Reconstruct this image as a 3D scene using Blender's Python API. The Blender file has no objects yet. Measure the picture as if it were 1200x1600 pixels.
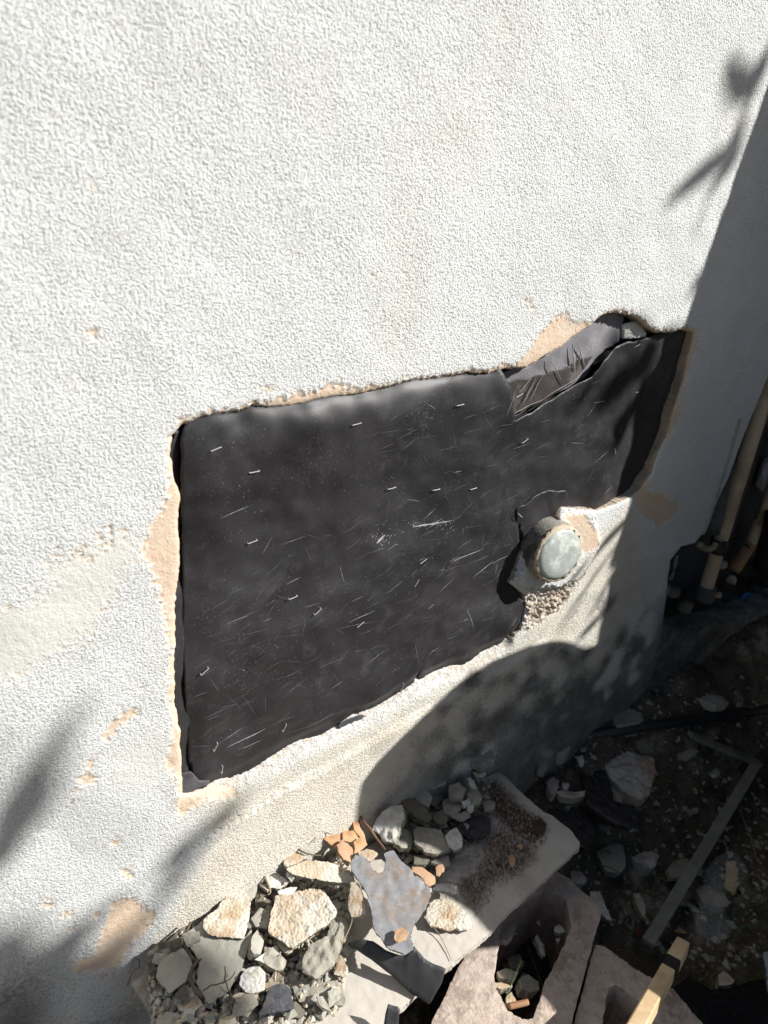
import bpy, bmesh, math, random
import numpy as np
from mathutils import Vector, Matrix
random.seed(7)
rng = np.random.default_rng(11)
scn = bpy.context.scene
COL = scn.collection

# ------------------------------------------------------------------ camera
FPX = 1067.0
_d = np.array([-260.0, 2477.0, 1067.0])
_h = np.array([1600.0, (-FPX*FPX+260*1600)/2477.0, FPX])
_d /= np.linalg.norm(_d); _h /= np.linalg.norm(_h)
AX = _h; AZ = -_d; AY = np.cross(AZ, AX)
RC = np.array([AX, AY, AZ])                 # world = RC @ (right, down, forward)
CAM = np.array([0.0, -0.57, 0.0])
cd = bpy.data.cameras.new('camera'); cam = bpy.data.objects.new('camera', cd); COL.objects.link(cam)
cd.sensor_fit = 'VERTICAL'; cd.sensor_height = 36; cd.sensor_width = 27
cd.lens = 36*FPX/1600
M = Matrix(((RC[0][0], -RC[0][1], -RC[0][2], CAM[0]), (RC[1][0], -RC[1][1], -RC[1][2], CAM[1]),
            (RC[2][0], -RC[2][1], -RC[2][2], CAM[2]), (0, 0, 0, 1)))
cam.matrix_world = M
cd.clip_start = 0.01; cd.clip_end = 500
cd.dof.use_dof = True; cd.dof.focus_distance = 0.86; cd.dof.aperture_fstop = 6.5
scn.camera = cam

# ------------------------------------------------------------------ light
S = np.array([0.58, -0.52, 0.63]); S /= np.linalg.norm(S)     # towards the sun
w = bpy.data.worlds.new('World'); scn.world = w; w.use_nodes = True
nt = w.node_tree; bg = nt.nodes['Background']
sky = nt.nodes.new('ShaderNodeTexSky'); sky.sky_type = 'NISHITA'; sky.sun_disc = False; sky.dust_density = 1.3
sky.sun_elevation = math.asin(S[2]); sky.sun_rotation = math.atan2(S[0], S[1])
nt.links.new(sky.outputs[0], bg.inputs[0]); bg.inputs[1].default_value = 0.037
sl = bpy.data.lights.new('sun', 'SUN'); sl.energy = 4.6; sl.angle = math.radians(0.5); sl.color = (1.0, 0.98, 0.945)
so = bpy.data.objects.new('sun', sl); COL.objects.link(so)
so.rotation_euler = Vector(S).to_track_quat('Z', 'Y').to_euler(); so.location = (2, -2, 3)
scn.view_settings.view_transform = 'Standard'; scn.view_settings.look = 'None'
scn.view_settings.exposure = 0.66; scn.view_settings.gamma = 1.0

SA = np.cross([0, 0, 1], S); SA /= np.linalg.norm(SA); SB = np.cross(S, SA)

# ------------------------------------------------------------------ helpers
def ray(u, v): return RC @ np.array([u-600.0, v-800.0, FPX])
def onplane(u, v, p0, n):
    r = ray(u, v); t = np.dot(p0-CAM, n)/np.dot(r, n); return CAM + r*t
def wallpt(u, v, y=0.0): return onplane(u, v, np.array([0, y, 0.0]), np.array([0, 1.0, 0]))
def Z(ox, oy, s, pts): return [(ox+a/s, oy+b/s) for a, b in pts]

def tag(o, label=None, cat=None, group=None, kind=None):
    if label: o['label'] = label
    if cat: o['category'] = cat
    if group: o['group'] = group
    if kind: o['kind'] = kind
    return o
def mesh_obj(name, verts, faces, mats, parent=None, midx=None, smooth=True):
    me = bpy.data.meshes.new(name)
    me.from_pydata([tuple(map(float, v)) for v in verts], [], [tuple(map(int, f)) for f in faces])
    for m in mats: me.materials.append(m)
    if midx is not None: me.polygons.foreach_set('material_index', np.asarray(midx, dtype=np.int32))
    me.polygons.foreach_set('use_smooth', [bool(smooth)]*len(me.polygons))
    me.update()
    o = bpy.data.objects.new(name, me); COL.objects.link(o)
    if parent: o.parent = parent
    return o
def thing(name, label, cat, loc=(0, 0, 0), group=None):
    o = bpy.data.objects.new(name, None); o.empty_display_size = .02; COL.objects.link(o)
    o.location = loc
    return tag(o, label, cat, group)
def keep(o, p):                              # parent while keeping world-space vertices
    o.parent = p; o.matrix_parent_inverse = Matrix.Translation(-Vector(p.location)); return o

def fftnoise(nx, ny, cell, lo, hi, seed):
    """band-passed noise, feature sizes between lo and hi metres, unit variance"""
    r = np.random.default_rng(seed); g = r.standard_normal((ny, nx))
    F = np.fft.rfft2(g); fy = np.fft.fftfreq(ny, cell)[:, None]; fx = np.fft.rfftfreq(nx, cell)[None]
    fr = np.sqrt(fx*fx+fy*fy)
    F *= np.exp(-(fr*lo)**2)*(1-np.exp(-(fr*hi)**2))
    o = np.fft.irfft2(F, s=(ny, nx)); return o/(o.std()+1e-12)
class NoiseField:
    def __init__(s, x0, y0, w, h, cell, lo, hi, seed):
        s.x0, s.y0, s.c = x0, y0, cell; s.nx = int(w/cell)+4; s.ny = int(h/cell)+4
        s.g = fftnoise(s.nx, s.ny, cell, lo, hi, seed)
    def __call__(s, x, y):
        fx = np.clip((x-s.x0)/s.c, 0, s.nx-1.001); fy = np.clip((y-s.y0)/s.c, 0, s.ny-1.001)
        i = fx.astype(int); j = fy.astype(int); a = fx-i; b = fy-j
        i1 = np.minimum(i+1, s.nx-1); j1 = np.minimum(j+1, s.ny-1)
        return (s.g[j, i]*(1-a)+s.g[j, i1]*a)*(1-b)+(s.g[j1, i]*(1-a)+s.g[j1, i1]*a)*b

def sdf(px, py, poly):
    """signed distance (negative inside) and nearest point"""
    P = np.asarray(poly, float); Q = np.roll(P, -1, 0)
    best = np.full(px.shape, 1e9); bx = np.zeros(px.shape); by = np.zeros(px.shape); ins = np.zeros(px.shape, bool)
    for (x0, y0), (x1, y1) in zip(P, Q):
        dx, dy = x1-x0, y1-y0; L = dx*dx+dy*dy+1e-18
        t = np.clip(((px-x0)*dx+(py-y0)*dy)/L, 0, 1); cx = x0+t*dx; cy = y0+t*dy
        d = (px-cx)**2+(py-cy)**2; m = d < best
        best = np.where(m, d, best); bx = np.where(m, cx, bx); by = np.where(m, cy, by)
        c = ((y0 > py) != (y1 > py)); 
        if abs(dy) > 1e-15: ins ^= c & (px < dx*(py-y0)/dy+x0)
    best = np.sqrt(best); return np.where(ins, -best, best), bx, by
def ragged(poly, step, amp, seed=0):
    r = np.random.default_rng(seed); out = []
    n = len(poly); carry = 0
    for i in range(n):
        a = np.array(poly[i], float); b = np.array(poly[(i+1) % n], float); L = np.linalg.norm(b-a)
        k = max(1, int(L/step)); nn = np.array([-(b-a)[1], (b-a)[0]])/(L+1e-9)
        for j in range(k):
            carry = carry*.55+r.normal()*amp
            out.append(tuple(a+(b-a)*(j/k)+nn*carry))
    return out
def smooth01(x): x = np.clip(x, 0, 1); return x*x*(3-2*x)

def grid_in_poly(outer, holes, cell, margin=0):
    o = np.asarray(outer); x0, y0 = o.min(0)-cell*.5; x1, y1 = o.max(0)+cell*.5
    nx = int((x1-x0)/cell)+2; ny = int((y1-y0)/cell)+2
    X, Y = np.meshgrid(x0+np.arange(nx)*cell, y0+np.arange(ny)*cell)
    cx = X[:-1, :-1]+cell/2; cy = Y[:-1, :-1]+cell/2
    d, _, _ = sdf(cx, cy, outer); keepc = d < 0
    for h in holes:
        d, _, _ = sdf(cx, cy, h); keepc &= d > 0
    # drop diagonal-only contacts
    for _ in range(2):
        a = keepc[:-1, :-1]; b = keepc[1:, 1:]; c = keepc[:-1, 1:]; e = keepc[1:, :-1]
        bad = (a & b & ~c & ~e) | (c & e & ~a & ~b)
        keepc[:-1, :-1] |= bad; keepc[1:, 1:] |= bad; keepc[:-1, 1:] |= bad; keepc[1:, :-1] |= bad
    cnt = np.zeros((ny, nx), int)
    cnt[:-1, :-1] += keepc; cnt[1:, :-1] += keepc; cnt[:-1, 1:] += keepc; cnt[1:, 1:] += keepc
    used = cnt > 0; bnd = used & (cnt < 4)
    idx = -np.ones((ny, nx), int); idx[used] = np.arange(used.sum())
    bx, by = X[bnd], Y[bnd]; best = None
    for h in [outer]+list(holes):
        d, qx, qy = sdf(bx, by, h); d = np.abs(d)
        if best is None: best, BX, BY = d, qx, qy
        else:
            m = d < best; best = np.where(m, d, best); BX = np.where(m, qx, BX); BY = np.where(m, qy, BY)
    X = X.copy(); Y = Y.copy(); X[bnd] = BX; Y[bnd] = BY
    jj, ii = np.nonzero(keepc)
    F = np.stack([idx[jj, ii], idx[jj, ii+1], idx[jj+1, ii+1], idx[jj+1, ii]], 1)
    # boundary directed edges
    E = []
    up = np.zeros_like(keepc); up[1:] = keepc[:-1]; 
    def nb(dy, dx):
        q = np.zeros_like(keepc)
        ys = slice(max(0, -dy), keepc.shape[0]-max(0, dy)); yd = slice(max(0, dy), keepc.shape[0]+min(0, dy))
        xs = slice(max(0, -dx), keepc.shape[1]-max(0, dx)); xd = slice(max(0, dx), keepc.shape[1]+min(0, dx))
        q[ys, xs] = keepc[yd, xd]; return q
    for dy, dx, p, q in ((-1, 0, (0, 0), (0, 1)), (0, 1, (0, 1), (1, 1)), (1, 0, (1, 1), (1, 0)), (0, -1, (1, 0), (0, 0))):
        m = keepc & ~nb(dy, dx); j, i = np.nonzero(m)
        E.append(np.stack([idx[j+p[0], i+p[1]], idx[j+q[0], i+q[1]]], 1))
    E = np.concatenate(E); used_x = X[used]; used_y = Y[used]
    return used_x, used_y, F, E, bnd[used]

def fast_mesh(name, V, F, mats, midx=None, smooth=True, attrs=None):
    me = bpy.data.meshes.new(name); V = np.asarray(V, dtype=np.float32); F = np.asarray(F, dtype=np.int32)
    me.vertices.add(len(V)); me.vertices.foreach_set('co', V.ravel())
    me.loops.add(F.size); me.loops.foreach_set('vertex_index', F.ravel())
    me.polygons.add(len(F)); me.polygons.foreach_set('loop_start', np.arange(0, F.size, 4, dtype=np.int32))
    me.polygons.foreach_set('loop_total', np.full(len(F), 4, dtype=np.int32))
    for m in mats: me.materials.append(m)
    if midx is not None: me.polygons.foreach_set('material_index', np.asarray(midx, dtype=np.int32))
    me.polygons.foreach_set('use_smooth', np.full(len(F), smooth, dtype=bool) if np.isscalar(smooth) else np.asarray(smooth, dtype=bool))
    for k, a in (attrs or {}).items():
        at = me.attributes.new(k, 'FLOAT_COLOR', 'POINT'); at.data.foreach_set('color', np.asarray(a, dtype=np.float32).ravel())
    me.update(calc_edges=True); me.validate()
    return me

# ------------------------------------------------------------------ materials
def mat(name, base, c2=None, c3=None, scale=60, rough=.85, bump=.0, bscale=300, bdist=.001, spec=.3, grain=0, metal=0, coords='Object', sheen=0, detail=6):
    m = bpy.data.materials.new(name); m.use_nodes = True; t = m.node_tree; n = t.nodes; L = t.links
    b = n['Principled BSDF']; b.inputs['Roughness'].default_value = rough; b.inputs['Specular IOR Level'].default_value = spec
    b.inputs['Metallic'].default_value = metal
    if sheen: b.inputs['Sheen Weight'].default_value = sheen; b.inputs['Sheen Roughness'].default_value = .5
    tc = n.new('ShaderNodeTexCoord'); src = tc.outputs[coords]
    col = None
    def rgb(c): return (*c, 1)
    if c2:
        nz = n.new('ShaderNodeTexNoise'); nz.inputs['Scale'].default_value = scale; nz.inputs['Detail'].default_value = detail; nz.inputs['Roughness'].default_value = .62
        L.new(src, nz.inputs['Vector'])
        cr = n.new('ShaderNodeValToRGB'); cr.color_ramp.elements[0].position = .36; cr.color_ramp.elements[1].position = .64
        cr.color_ramp.elements[0].color = rgb(base); cr.color_ramp.elements[1].color = rgb(c2)
        L.new(nz.outputs['Fac'], cr.inputs[0]); col = cr.outputs[0]
        if c3:
            n2 = n.new('ShaderNodeTexNoise'); n2.inputs['Scale'].default_value = scale*.43; n2.inputs['Detail'].default_value = 8; n2.inputs['Roughness'].default_value = .7
            mp = n.new('ShaderNodeMapping'); mp.inputs['Location'].default_value = (3.1, 7.7, 1.3); L.new(src, mp.inputs[0]); L.new(mp.outputs[0], n2.inputs['Vector'])
            r2 = n.new('ShaderNodeValToRGB'); r2.color_ramp.elements[0].position = .53; r2.color_ramp.elements[1].position = .62
            L.new(n2.outputs['Fac'], r2.inputs[0])
            mx = n.new('ShaderNodeMix'); mx.data_type = 'RGBA'; L.new(r2.outputs[0], mx.inputs['Factor']); L.new(col, mx.inputs['A']); mx.inputs['B'].default_value = rgb(c3)
            col = mx.outputs['Result']
    if col is not None:
        if grain:
            g = n.new('ShaderNodeTexNoise'); g.inputs['Scale'].default_value = 900; g.inputs['Detail'].default_value = 2
            L.new(src, g.inputs['Vector'])
            mr = n.new('ShaderNodeMapRange'); mr.inputs['From Min'].default_value = .3; mr.inputs['From Max'].default_value = .7
            mr.inputs['To Min'].default_value = 1-grain; mr.inputs['To Max'].default_value = 1+grain
            L.new(g.outputs['Fac'], mr.inputs['Value'])
            vm = n.new('ShaderNodeVectorMath'); vm.operation = 'SCALE'; L.new(col, vm.inputs[0]); L.new(mr.outputs[0], vm.inputs['Scale']); col = vm.outputs[0]
        L.new(col, b.inputs['Base Color'])
    else: b.inputs['Base Color'].default_value = rgb(base)
    if bump:
        bn = n.new('ShaderNodeTexNoise'); bn.inputs['Scale'].default_value = bscale; bn.inputs['Detail'].default_value = 4; bn.inputs['Roughness'].default_value = .6
        L.new(src, bn.inputs['Vector'])
        bp = n.new('ShaderNodeBump'); bp.inputs['Strength'].default_value = bump; bp.inputs['Distance'].default_value = bdist
        L.new(bn.outputs['Fac'], bp.inputs['Height']); L.new(bp.outputs[0], b.inputs['Normal'])
    return m

STUCCO = mat('stucco_cream', (.50, .455, .36), (.66, .62, .53), (.46, .34, .22), 25, .9, .5, 420, .0012, grain=.12)
STUCCO_TAN = mat('stucco_tan', (.46, .36, .25), (.60, .52, .40), (.62, .60, .55), 22, .9, .5, 420, .0012, grain=.14)
STUCCO_WHITE = mat('stucco_white_chip', (.60, .585, .54), (.70, .69, .65), (.45, .41, .33), 30, .9, .5, 420, .0012, grain=.1)
MORTAR = mat('mortar_grey', (.25, .235, .195), (.36, .34, .285), (.42, .385, .31), 30, .93, .6, 500, .0009, grain=.18)
MORTAR_SMOOTH = mat('mortar_smooth', (.36, .345, .29), (.43, .41, .35), (.30, .28, .235), 14, .9, .35, 600, .0005, grain=.1)
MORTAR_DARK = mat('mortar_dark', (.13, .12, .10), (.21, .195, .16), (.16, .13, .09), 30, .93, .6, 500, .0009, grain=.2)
ROCK = mat('rock_grey', (.24, .22, .19), (.38, .35, .31), (.32, .22, .17), 28, .9, .6, 300, .001, grain=.2)
ASPHALT = mat('asphalt_lump', (.05, .05, .055), (.10, .10, .11), None, 80, .9, .8, 500, .0015, grain=.3)
CONCRETE = mat('slab_concrete', (.50, .46, .40), (.57, .53, .47), (.43, .39, .335), 16, .9, .35, 700, .0005, grain=.12)
BLOCK = mat('block_concrete', (.42, .335, .28), (.56, .46, .39), (.33, .26, .21), 70, .95, .5, 420, .001, grain=.25)
FELT = mat('felt_black', (.017, .016, .0175), (.028, .0265, .028), (.034, .032, .034), 9, .62, .25, 900, .0003, spec=.35, grain=.35, sheen=.0)
FELT_OLD = mat('felt_grey', (.15, .145, .16), (.21, .205, .22), (.26, .25, .26), 12, .7, .3, 700, .0004, grain=.3)
FELT_BROWN = mat('felt_brown', (.040, .033, .032), (.062, .052, .050), (.13, .115, .105), 40, .75, .4, 500, .0006, grain=.35)
FELT_MID = mat('felt_mid', (.055, .053, .058), (.085, .082, .088), (.11, .105, .11), 14, .7, .3, 700, .0004, grain=.3)
FLAKE = mat('felt_silvered', (.20, .20, .208), (.30, .30, .31), (.24, .19, .15), 38, .6, .4, 500, .0006, grain=.15)
CHALK = mat('chalk_scratch', (.24, .235, .24), (.46, .455, .46), None, 350, .9)
CHALK_FAINT = mat('chalk_faint', (.07, .068, .072), (.16, .157, .16), None, 500, .9)
STEEL = mat('staple_steel', (.55, .54, .52), rough=.4, metal=.0, spec=.8)
SHEATH = mat('sheathing_orange', (.44, .255, .135), (.52, .33, .19), (.34, .18, .09), 20, .85, .4, 300, .0008, grain=.12)
CLAY = mat('clay_orange', (.42, .255, .15), (.50, .33, .21), (.30, .18, .11), 35, .9, .4, 300, .001, grain=.12)
WOOD_BROWN = mat('wood_brown', (.13, .07, .045), (.22, .13, .085), (.09, .05, .03), 60, .85, .7, 200, .0015)
WOOD_GREY = mat('wood_weathered', (.13, .115, .08), (.2, .175, .12), None, 60, .9, .7, 200, .0015)
WOOD_NEW = mat('wood_fresh', (.60, .46, .28), (.68, .54, .35), (.54, .39, .22), 25, .7, .3, 200, .0005)
ROOT = mat('root_brown', (.09, .065, .05), (.17, .13, .1), None, 120, .9, .6, 300, .001)
TWIG = mat('twig_pale', (.26, .19, .12), (.36, .28, .19), None, 120, .9)
PVC_TAN = mat('pipe_tan', (.58, .46, .31), (.66, .54, .38), (.42, .31, .20), 9, .5, .1, 200, .0004, spec=.4)
PVC_BLACK = mat('pipe_black', (.02, .02, .022), (.035, .035, .038), None, 15, .4, .1, 200, .0004, spec=.5)
GREYGREEN = mat('duct_greygreen', (.085, .10, .10), (.12, .135, .13), None, 12, .7, .2, 200, .0005)
RUSTPIPE = mat('pipe_rust', (.30, .15, .08), (.38, .22, .12), None, 18, .7, .3, 250, .0006)
BLUE = mat('valve_blue', (.02, .10, .30), (.03, .14, .36), None, 40, .45)
FRAME = mat('frame_grey', (.17, .17, .145), (.23, .225, .19), (.14, .135, .11), 25, .8, .5, 250, .0012)
LEAF_TAN = mat('dry_leaf', (.34, .22, .11), (.45, .31, .17), None, 60, .8)
LEAF_ORANGE = mat('dry_leaf_orange', (.42, .17, .05), (.5, .25, .09), None, 60, .8)
GRASS = mat('grass_green', (.05, .12, .025), (.09, .19, .04), None, 60, .6)
LEAF_GREEN = mat('tree_leaf_green', (.045, .08, .02), (.07, .12, .03), None, 60, .6)
BARK = mat('bark', (.1, .08, .06), (.16, .13, .1), None, 50, .9)
GLASSY = mat('cap_glaze', (.36, .40, .37), (.47, .50, .46), (.66, .67, .62), 90, .22, .25, 150, .001, spec=.6)
def dusty(m):
    t = m.node_tree; n = t.nodes; L = t.links; b = n['Principled BSDF']; src = b.inputs['Base Color'].links[0].from_socket
    tc = n.new('ShaderNodeTexCoord')
    def nz(sc, det, loc):
        mp = n.new('ShaderNodeMapping'); mp.inputs['Location'].default_value = loc; L.new(tc.outputs['Object'], mp.inputs[0])
        x = n.new('ShaderNodeTexNoise'); x.inputs['Scale'].default_value = sc; x.inputs['Detail'].default_value = det; x.inputs['Roughness'].default_value = .7; L.new(mp.outputs[0], x.inputs['Vector']); return x.outputs['Fac']
    def rng_(f, a, c, lo=0, hi=1):
        x = n.new('ShaderNodeMapRange'); x.inputs['From Min'].default_value = a; x.inputs['From Max'].default_value = c; x.inputs['To Min'].default_value = lo; x.inputs['To Max'].default_value = hi; L.new(f, x.inputs['Value']); return x.outputs[0]
    def mx(f, a, col):
        x = n.new('ShaderNodeMix'); x.data_type = 'RGBA'; L.new(f, x.inputs['Factor']); L.new(a, x.inputs['A']); x.inputs['B'].default_value = (*col, 1); return x.outputs['Result']
    c = mx(rng_(nz(7, 8, (2, 3, 4)), .48, .74, 0, .34), src, (.085, .083, .088))
    c = mx(rng_(nz(26, 8, (7, 3, 4)), .56, .70, 0, .25), c, (.12, .118, .12))
    mu = n.new('ShaderNodeMath'); mu.operation = 'MULTIPLY'; L.new(rng_(nz(520, 2, (1, 9, 4)), .66, .74, 0, .8), mu.inputs[0]); L.new(rng_(nz(14, 4, (5, 9, 8)), .42, .62), mu.inputs[1])
    c = mx(mu.outputs[0], c, (.34, .335, .33)); L.new(c, b.inputs['Base Color'])
    b.inputs['Roughness'].default_value = .5; b.inputs['Specular IOR Level'].default_value = .45
dusty(FELT)
COLLAR = mat('pipe_crust', (.16, .15, .13), (.30, .28, .24), (.08, .08, .075), 45, .8, .6, 300, .0015, grain=.2)
SHEET_BLACK = mat('black_sheet', (.008, .008, .009), (.013, .013, .014), None, 10, .45)
WHITEP = mat('white_plastic', (.75, .75, .73), rough=.5)
BLOCKERP = mat('blocker_dark', (.03, .05, .03), rough=.6)
PANELP = mat('shade_panel', (.16, .15, .14), (.22, .2, .19), None, 6, .8)

# wall material driven by painted wear masks and painted shade low on the wall
def wall_mat():
    m = bpy.data.materials.new('wall_stucco'); m.use_nodes = True; t = m.node_tree; n = t.nodes; L = t.links
    b = n['Principled BSDF']; b.inputs['Roughness'].default_value = .92; b.inputs['Specular IOR Level'].default_value = .2
    at = n.new('ShaderNodeAttribute'); at.attribute_name = 'wear'; sp = n.new('ShaderNodeSeparateColor'); L.new(at.outputs['Color'], sp.inputs[0])
    a2 = n.new('ShaderNodeAttribute'); a2.attribute_name = 'wear_shade'; s2 = n.new('ShaderNodeSeparateColor'); L.new(a2.outputs['Color'], s2.inputs[0])
    tc = n.new('ShaderNodeTexCoord')
    def noise(sc, det=5, rg=.6, loc=(0, 0, 0)):
        mp = n.new('ShaderNodeMapping'); mp.inputs['Location'].default_value = loc; L.new(tc.outputs['Object'], mp.inputs[0])
        x = n.new('ShaderNodeTexNoise'); x.inputs['Scale'].default_value = sc; x.inputs['Detail'].default_value = det; x.inputs['Roughness'].default_value = rg
        L.new(mp.outputs[0], x.inputs['Vector']); return x.outputs['Fac']
    def ramp(f, stops):
        r = n.new('ShaderNodeValToRGB'); e = r.color_ramp.elements
        e[0].position, e[0].color = stops[0][0], (*stops[0][1], 1); e[1].position, e[1].color = stops[-1][0], (*stops[-1][1], 1)
        for p, c in stops[1:-1]:
            k = e.new(p); k.color = (*c, 1)
        L.new(f, r.inputs[0]); return r.outputs[0]
    def mix(f, a, c):
        x = n.new('ShaderNodeMix'); x.data_type = 'RGBA'; L.new(f, x.inputs['Factor'])
        L.new(a, x.inputs['A']); L.new(c, x.inputs['B']); return x.outputs['Result']
    white = ramp(noise(3.5), [(.35, (.79, .80, .785)), (.6, (.835, .84, .82)), (.75, (.82, .81, .765))])
    dirty = ramp(noise(7, 8, .7, (4, 4, 4)), [(.4, (.58, .54, .43)), (.7, (.38, .36, .28))])
    blot = ramp(noise(2.2, 8, .72, (9, 1, 2)), [(.60, (0, 0, 0)), (.78, (.22, .22, .22))])
    white = mix(blot, white, dirty)
    vm_ = n.new('ShaderNodeMapping'); vm_.inputs['Scale'].default_value = (1, 1, .16); vm_.inputs['Location'].default_value = (2.3, 0, .7); L.new(tc.outputs['Object'], vm_.inputs[0])
    vn = n.new('ShaderNodeTexNoise'); vn.inputs['Scale'].default_value = 9; vn.inputs['Detail'].default_value = 7; vn.inputs['Roughness'].default_value = .65; L.new(vm_.outputs[0], vn.inputs['Vector'])
    vmask = ramp(vn.outputs['Fac'], [(.54, (0, 0, 0)), (.72, (.5, .5, .5))])
    stainc = ramp(noise(60, 5), [(.4, (.70, .66, .53)), (.65, (.76, .75, .69))]); white = mix(vmask, white, stainc)
    spk = ramp(noise(120, 3, .6, (3, 1, 8)), [(.70, (0, 0, 0)), (.76, (.7, .7, .7))]); spc = ramp(noise(30), [(.4, (.50, .46, .30)), (.6, (.55, .42, .30))]); white = mix(spk, white, spc)
    cream = ramp(noise(12, 6), [(.35, (.74, .68, .57)), (.55, (.79, .75, .66)), (.72, (.66, .59, .47))])
    grey = ramp(noise(9, 6, .6, (1, 2, 3)), [(.35, (.62, .62, .565)), (.6, (.68, .675, .62)), (.75, (.66, .61, .52))])
    tan = ramp(noise(28, 6, .65, (5, 5, 5)), [(.3, (.62, .46, .33)), (.55, (.69, .55, .42)), (.72, (.60, .52, .43))])
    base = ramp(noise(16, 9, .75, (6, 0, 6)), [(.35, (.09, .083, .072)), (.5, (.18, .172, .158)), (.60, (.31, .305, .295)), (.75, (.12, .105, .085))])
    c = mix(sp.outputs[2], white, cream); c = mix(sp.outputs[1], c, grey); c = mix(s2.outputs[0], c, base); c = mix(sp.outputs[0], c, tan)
    L.new(c, b.inputs['Base Color'])
    wq = n.new('ShaderNodeTexNoise'); wq.inputs['Scale'].default_value = 90; wq.inputs['Detail'].default_value = 2; L.new(tc.outputs['Object'], wq.inputs['Vector'])
    bn = n.new('ShaderNodeTexNoise'); bn.inputs['Scale'].default_value = 430; bn.inputs['Detail'].default_value = 4; bn.inputs['Roughness'].default_value = .64; bn.inputs['Distortion'].default_value = .15
    L.new(tc.outputs['Object'], bn.inputs['Vector'])
    cr = n.new('ShaderNodeMapRange'); cr.inputs['From Min'].default_value = .2; cr.inputs['From Max'].default_value = .7; L.new(bn.outputs['Fac'], cr.inputs['Value'])
    # tan and grey worn areas are smoother
    ad = n.new('ShaderNodeMath'); ad.operation = 'MAXIMUM'; L.new(sp.outputs[0], ad.inputs[0]); L.new(sp.outputs[1], ad.inputs[1])
    ms = n.new('ShaderNodeMapRange'); ms.inputs['To Min'].default_value = 1.0; ms.inputs['To Max'].default_value = .38; L.new(ad.outputs[0], ms.inputs['Value'])
    bp = n.new('ShaderNodeBump'); bp.inputs['Distance'].default_value = .0018
    vr = n.new('ShaderNodeMapRange'); vr.inputs['From Min'].default_value = .3; vr.inputs['From Max'].default_value = .7; vr.inputs['To Min'].default_value = .85; vr.inputs['To Max'].default_value = 1.0; L.new(noise(11, 4, .6, (8, 8, 1)), vr.inputs['Value'])
    mm = n.new('ShaderNodeMath'); mm.operation = 'MULTIPLY'; L.new(ms.outputs[0], mm.inputs[0]); L.new(vr.outputs[0], mm.inputs[1]); L.new(mm.outputs[0], bp.inputs['Strength'])
    tm = n.new('ShaderNodeMapping'); tm.inputs['Rotation'].default_value = (0, .75, 0); tm.inputs['Scale'].default_value = (1, 1, .28); L.new(tc.outputs['Object'], tm.inputs[0])
    tn = n.new('ShaderNodeTexNoise'); tn.inputs['Scale'].default_value = 230; tn.inputs['Detail'].default_value = 3; L.new(tm.outputs[0], tn.inputs['Vector'])
    tk = n.new('ShaderNodeMath'); tk.operation = 'MULTIPLY_ADD'; L.new(tn.outputs['Fac'], tk.inputs[0]); tk.inputs[1].default_value = .55; L.new(cr.outputs[0], tk.inputs[2])
    pt = n.new('ShaderNodeMapRange'); pt.inputs['From Min'].default_value = .34; pt.inputs['From Max'].default_value = .46; pt.interpolation_type = 'SMOOTHSTEP'; L.new(bn.outputs['Fac'], pt.inputs['Value'])
    pk = n.new('ShaderNodeMath'); pk.operation = 'MULTIPLY_ADD'; L.new(pt.outputs[0], pk.inputs[0]); pk.inputs[1].default_value = .45; L.new(tk.outputs[0], pk.inputs[2])
    L.new(pk.outputs[0], bp.inputs['Height']); L.new(bp.outputs[0], b.inputs['Normal'])
    return m
WALLM = wall_mat()
REVEAL = mat('hole_rim_render', (.42, .33, .24), (.52, .43, .33), (.30, .27, .22), 40, .95, .8, 300, .002, grain=.2)

# ------------------------------------------------------------------ the wall with its broken-out hole
HOLE_PX = [(272,683),(285,665),(330,650),(375,645),(395,636),(430,638),(470,633),(520,622),(560,617),(610,606),(650,596),(690,592),
 (730,585),(770,583),(800,578),(826,576),(850,560),(880,543),(900,528),(925,512),(938,498),(955,490),(978,491),(1000,499),(1012,512),(1030,520),
 (1050,520),(1070,515),(1087,521),(1082,545),(1075,575),(1065,610),(1055,645),(1045,680),(1030,710),(1020,740),(1005,765),(985,779),
 (960,790),(935,799),(918,796),(880,793),(868,806),(862,825),(850,838),(832,848),(816,866),(803,900),(798,912),(822,930),(825,950),(815,985),(800,1003),(770,1022),
 (740,1037),(700,1052),(660,1067),(620,1092),(580,1113),(540,1133),(500,1151),(460,1171),(420,1191),(380,1213),(350,1227),(320,1239),
 (288,1244),(285,1200),(283,1150),(277,1100),(274,1050),(276,1000),(275,950),(281,900),(283,860),(280,820),(283,780),(275,750),(268,715)]
def wxz(px): return [tuple(wallpt(u, v)[[0, 2]]) for u, v in px]
HOLE = ragged(wxz(HOLE_PX), .003, .0005, 3)
EDGE_R = [wallpt(u, v)[[0, 2]] for u, v in [(1245, 300), (1222, 480), (1200, 590), (1172, 655), (1140, 740), (1108, 815), (1096, 836), (1082, 846), (1060, 852), (1042, 872), (1034, 915), (1024, 968), (1030, 982)]]
WX0, WZ0, WZ1 = -.15, -1.04, .36
outer = [(WX0, WZ0), (1.62, WZ0), (1.62, -.70), (1.30, -.69)] + [tuple(p) for p in EDGE_R[::-1]] + [(1.215, WZ1), (WX0, WZ1)]
outer = ragged(outer, .012, .0006, 5)
CELL = .00165
wx, wz, WF, WE, WB = grid_in_poly(outer, [HOLE], CELL)
W_, H_ = 1.9, 1.5
NF = lambda lo, hi, sd, c=.0008: NoiseField(WX0-.02, WZ0-.02, W_, H_, c, lo, hi, sd)
n_grain = NoiseField(WX0-.02, WZ0-.02, W_, H_, .0009, .0022, .0055, 1)
n_mid = NoiseField(WX0-.02, WZ0-.02, W_, H_, .002, .006, .022, 2)
n_big = NoiseField(WX0-.02, WZ0-.02, W_, H_, .006, .05, .3, 3)
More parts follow.
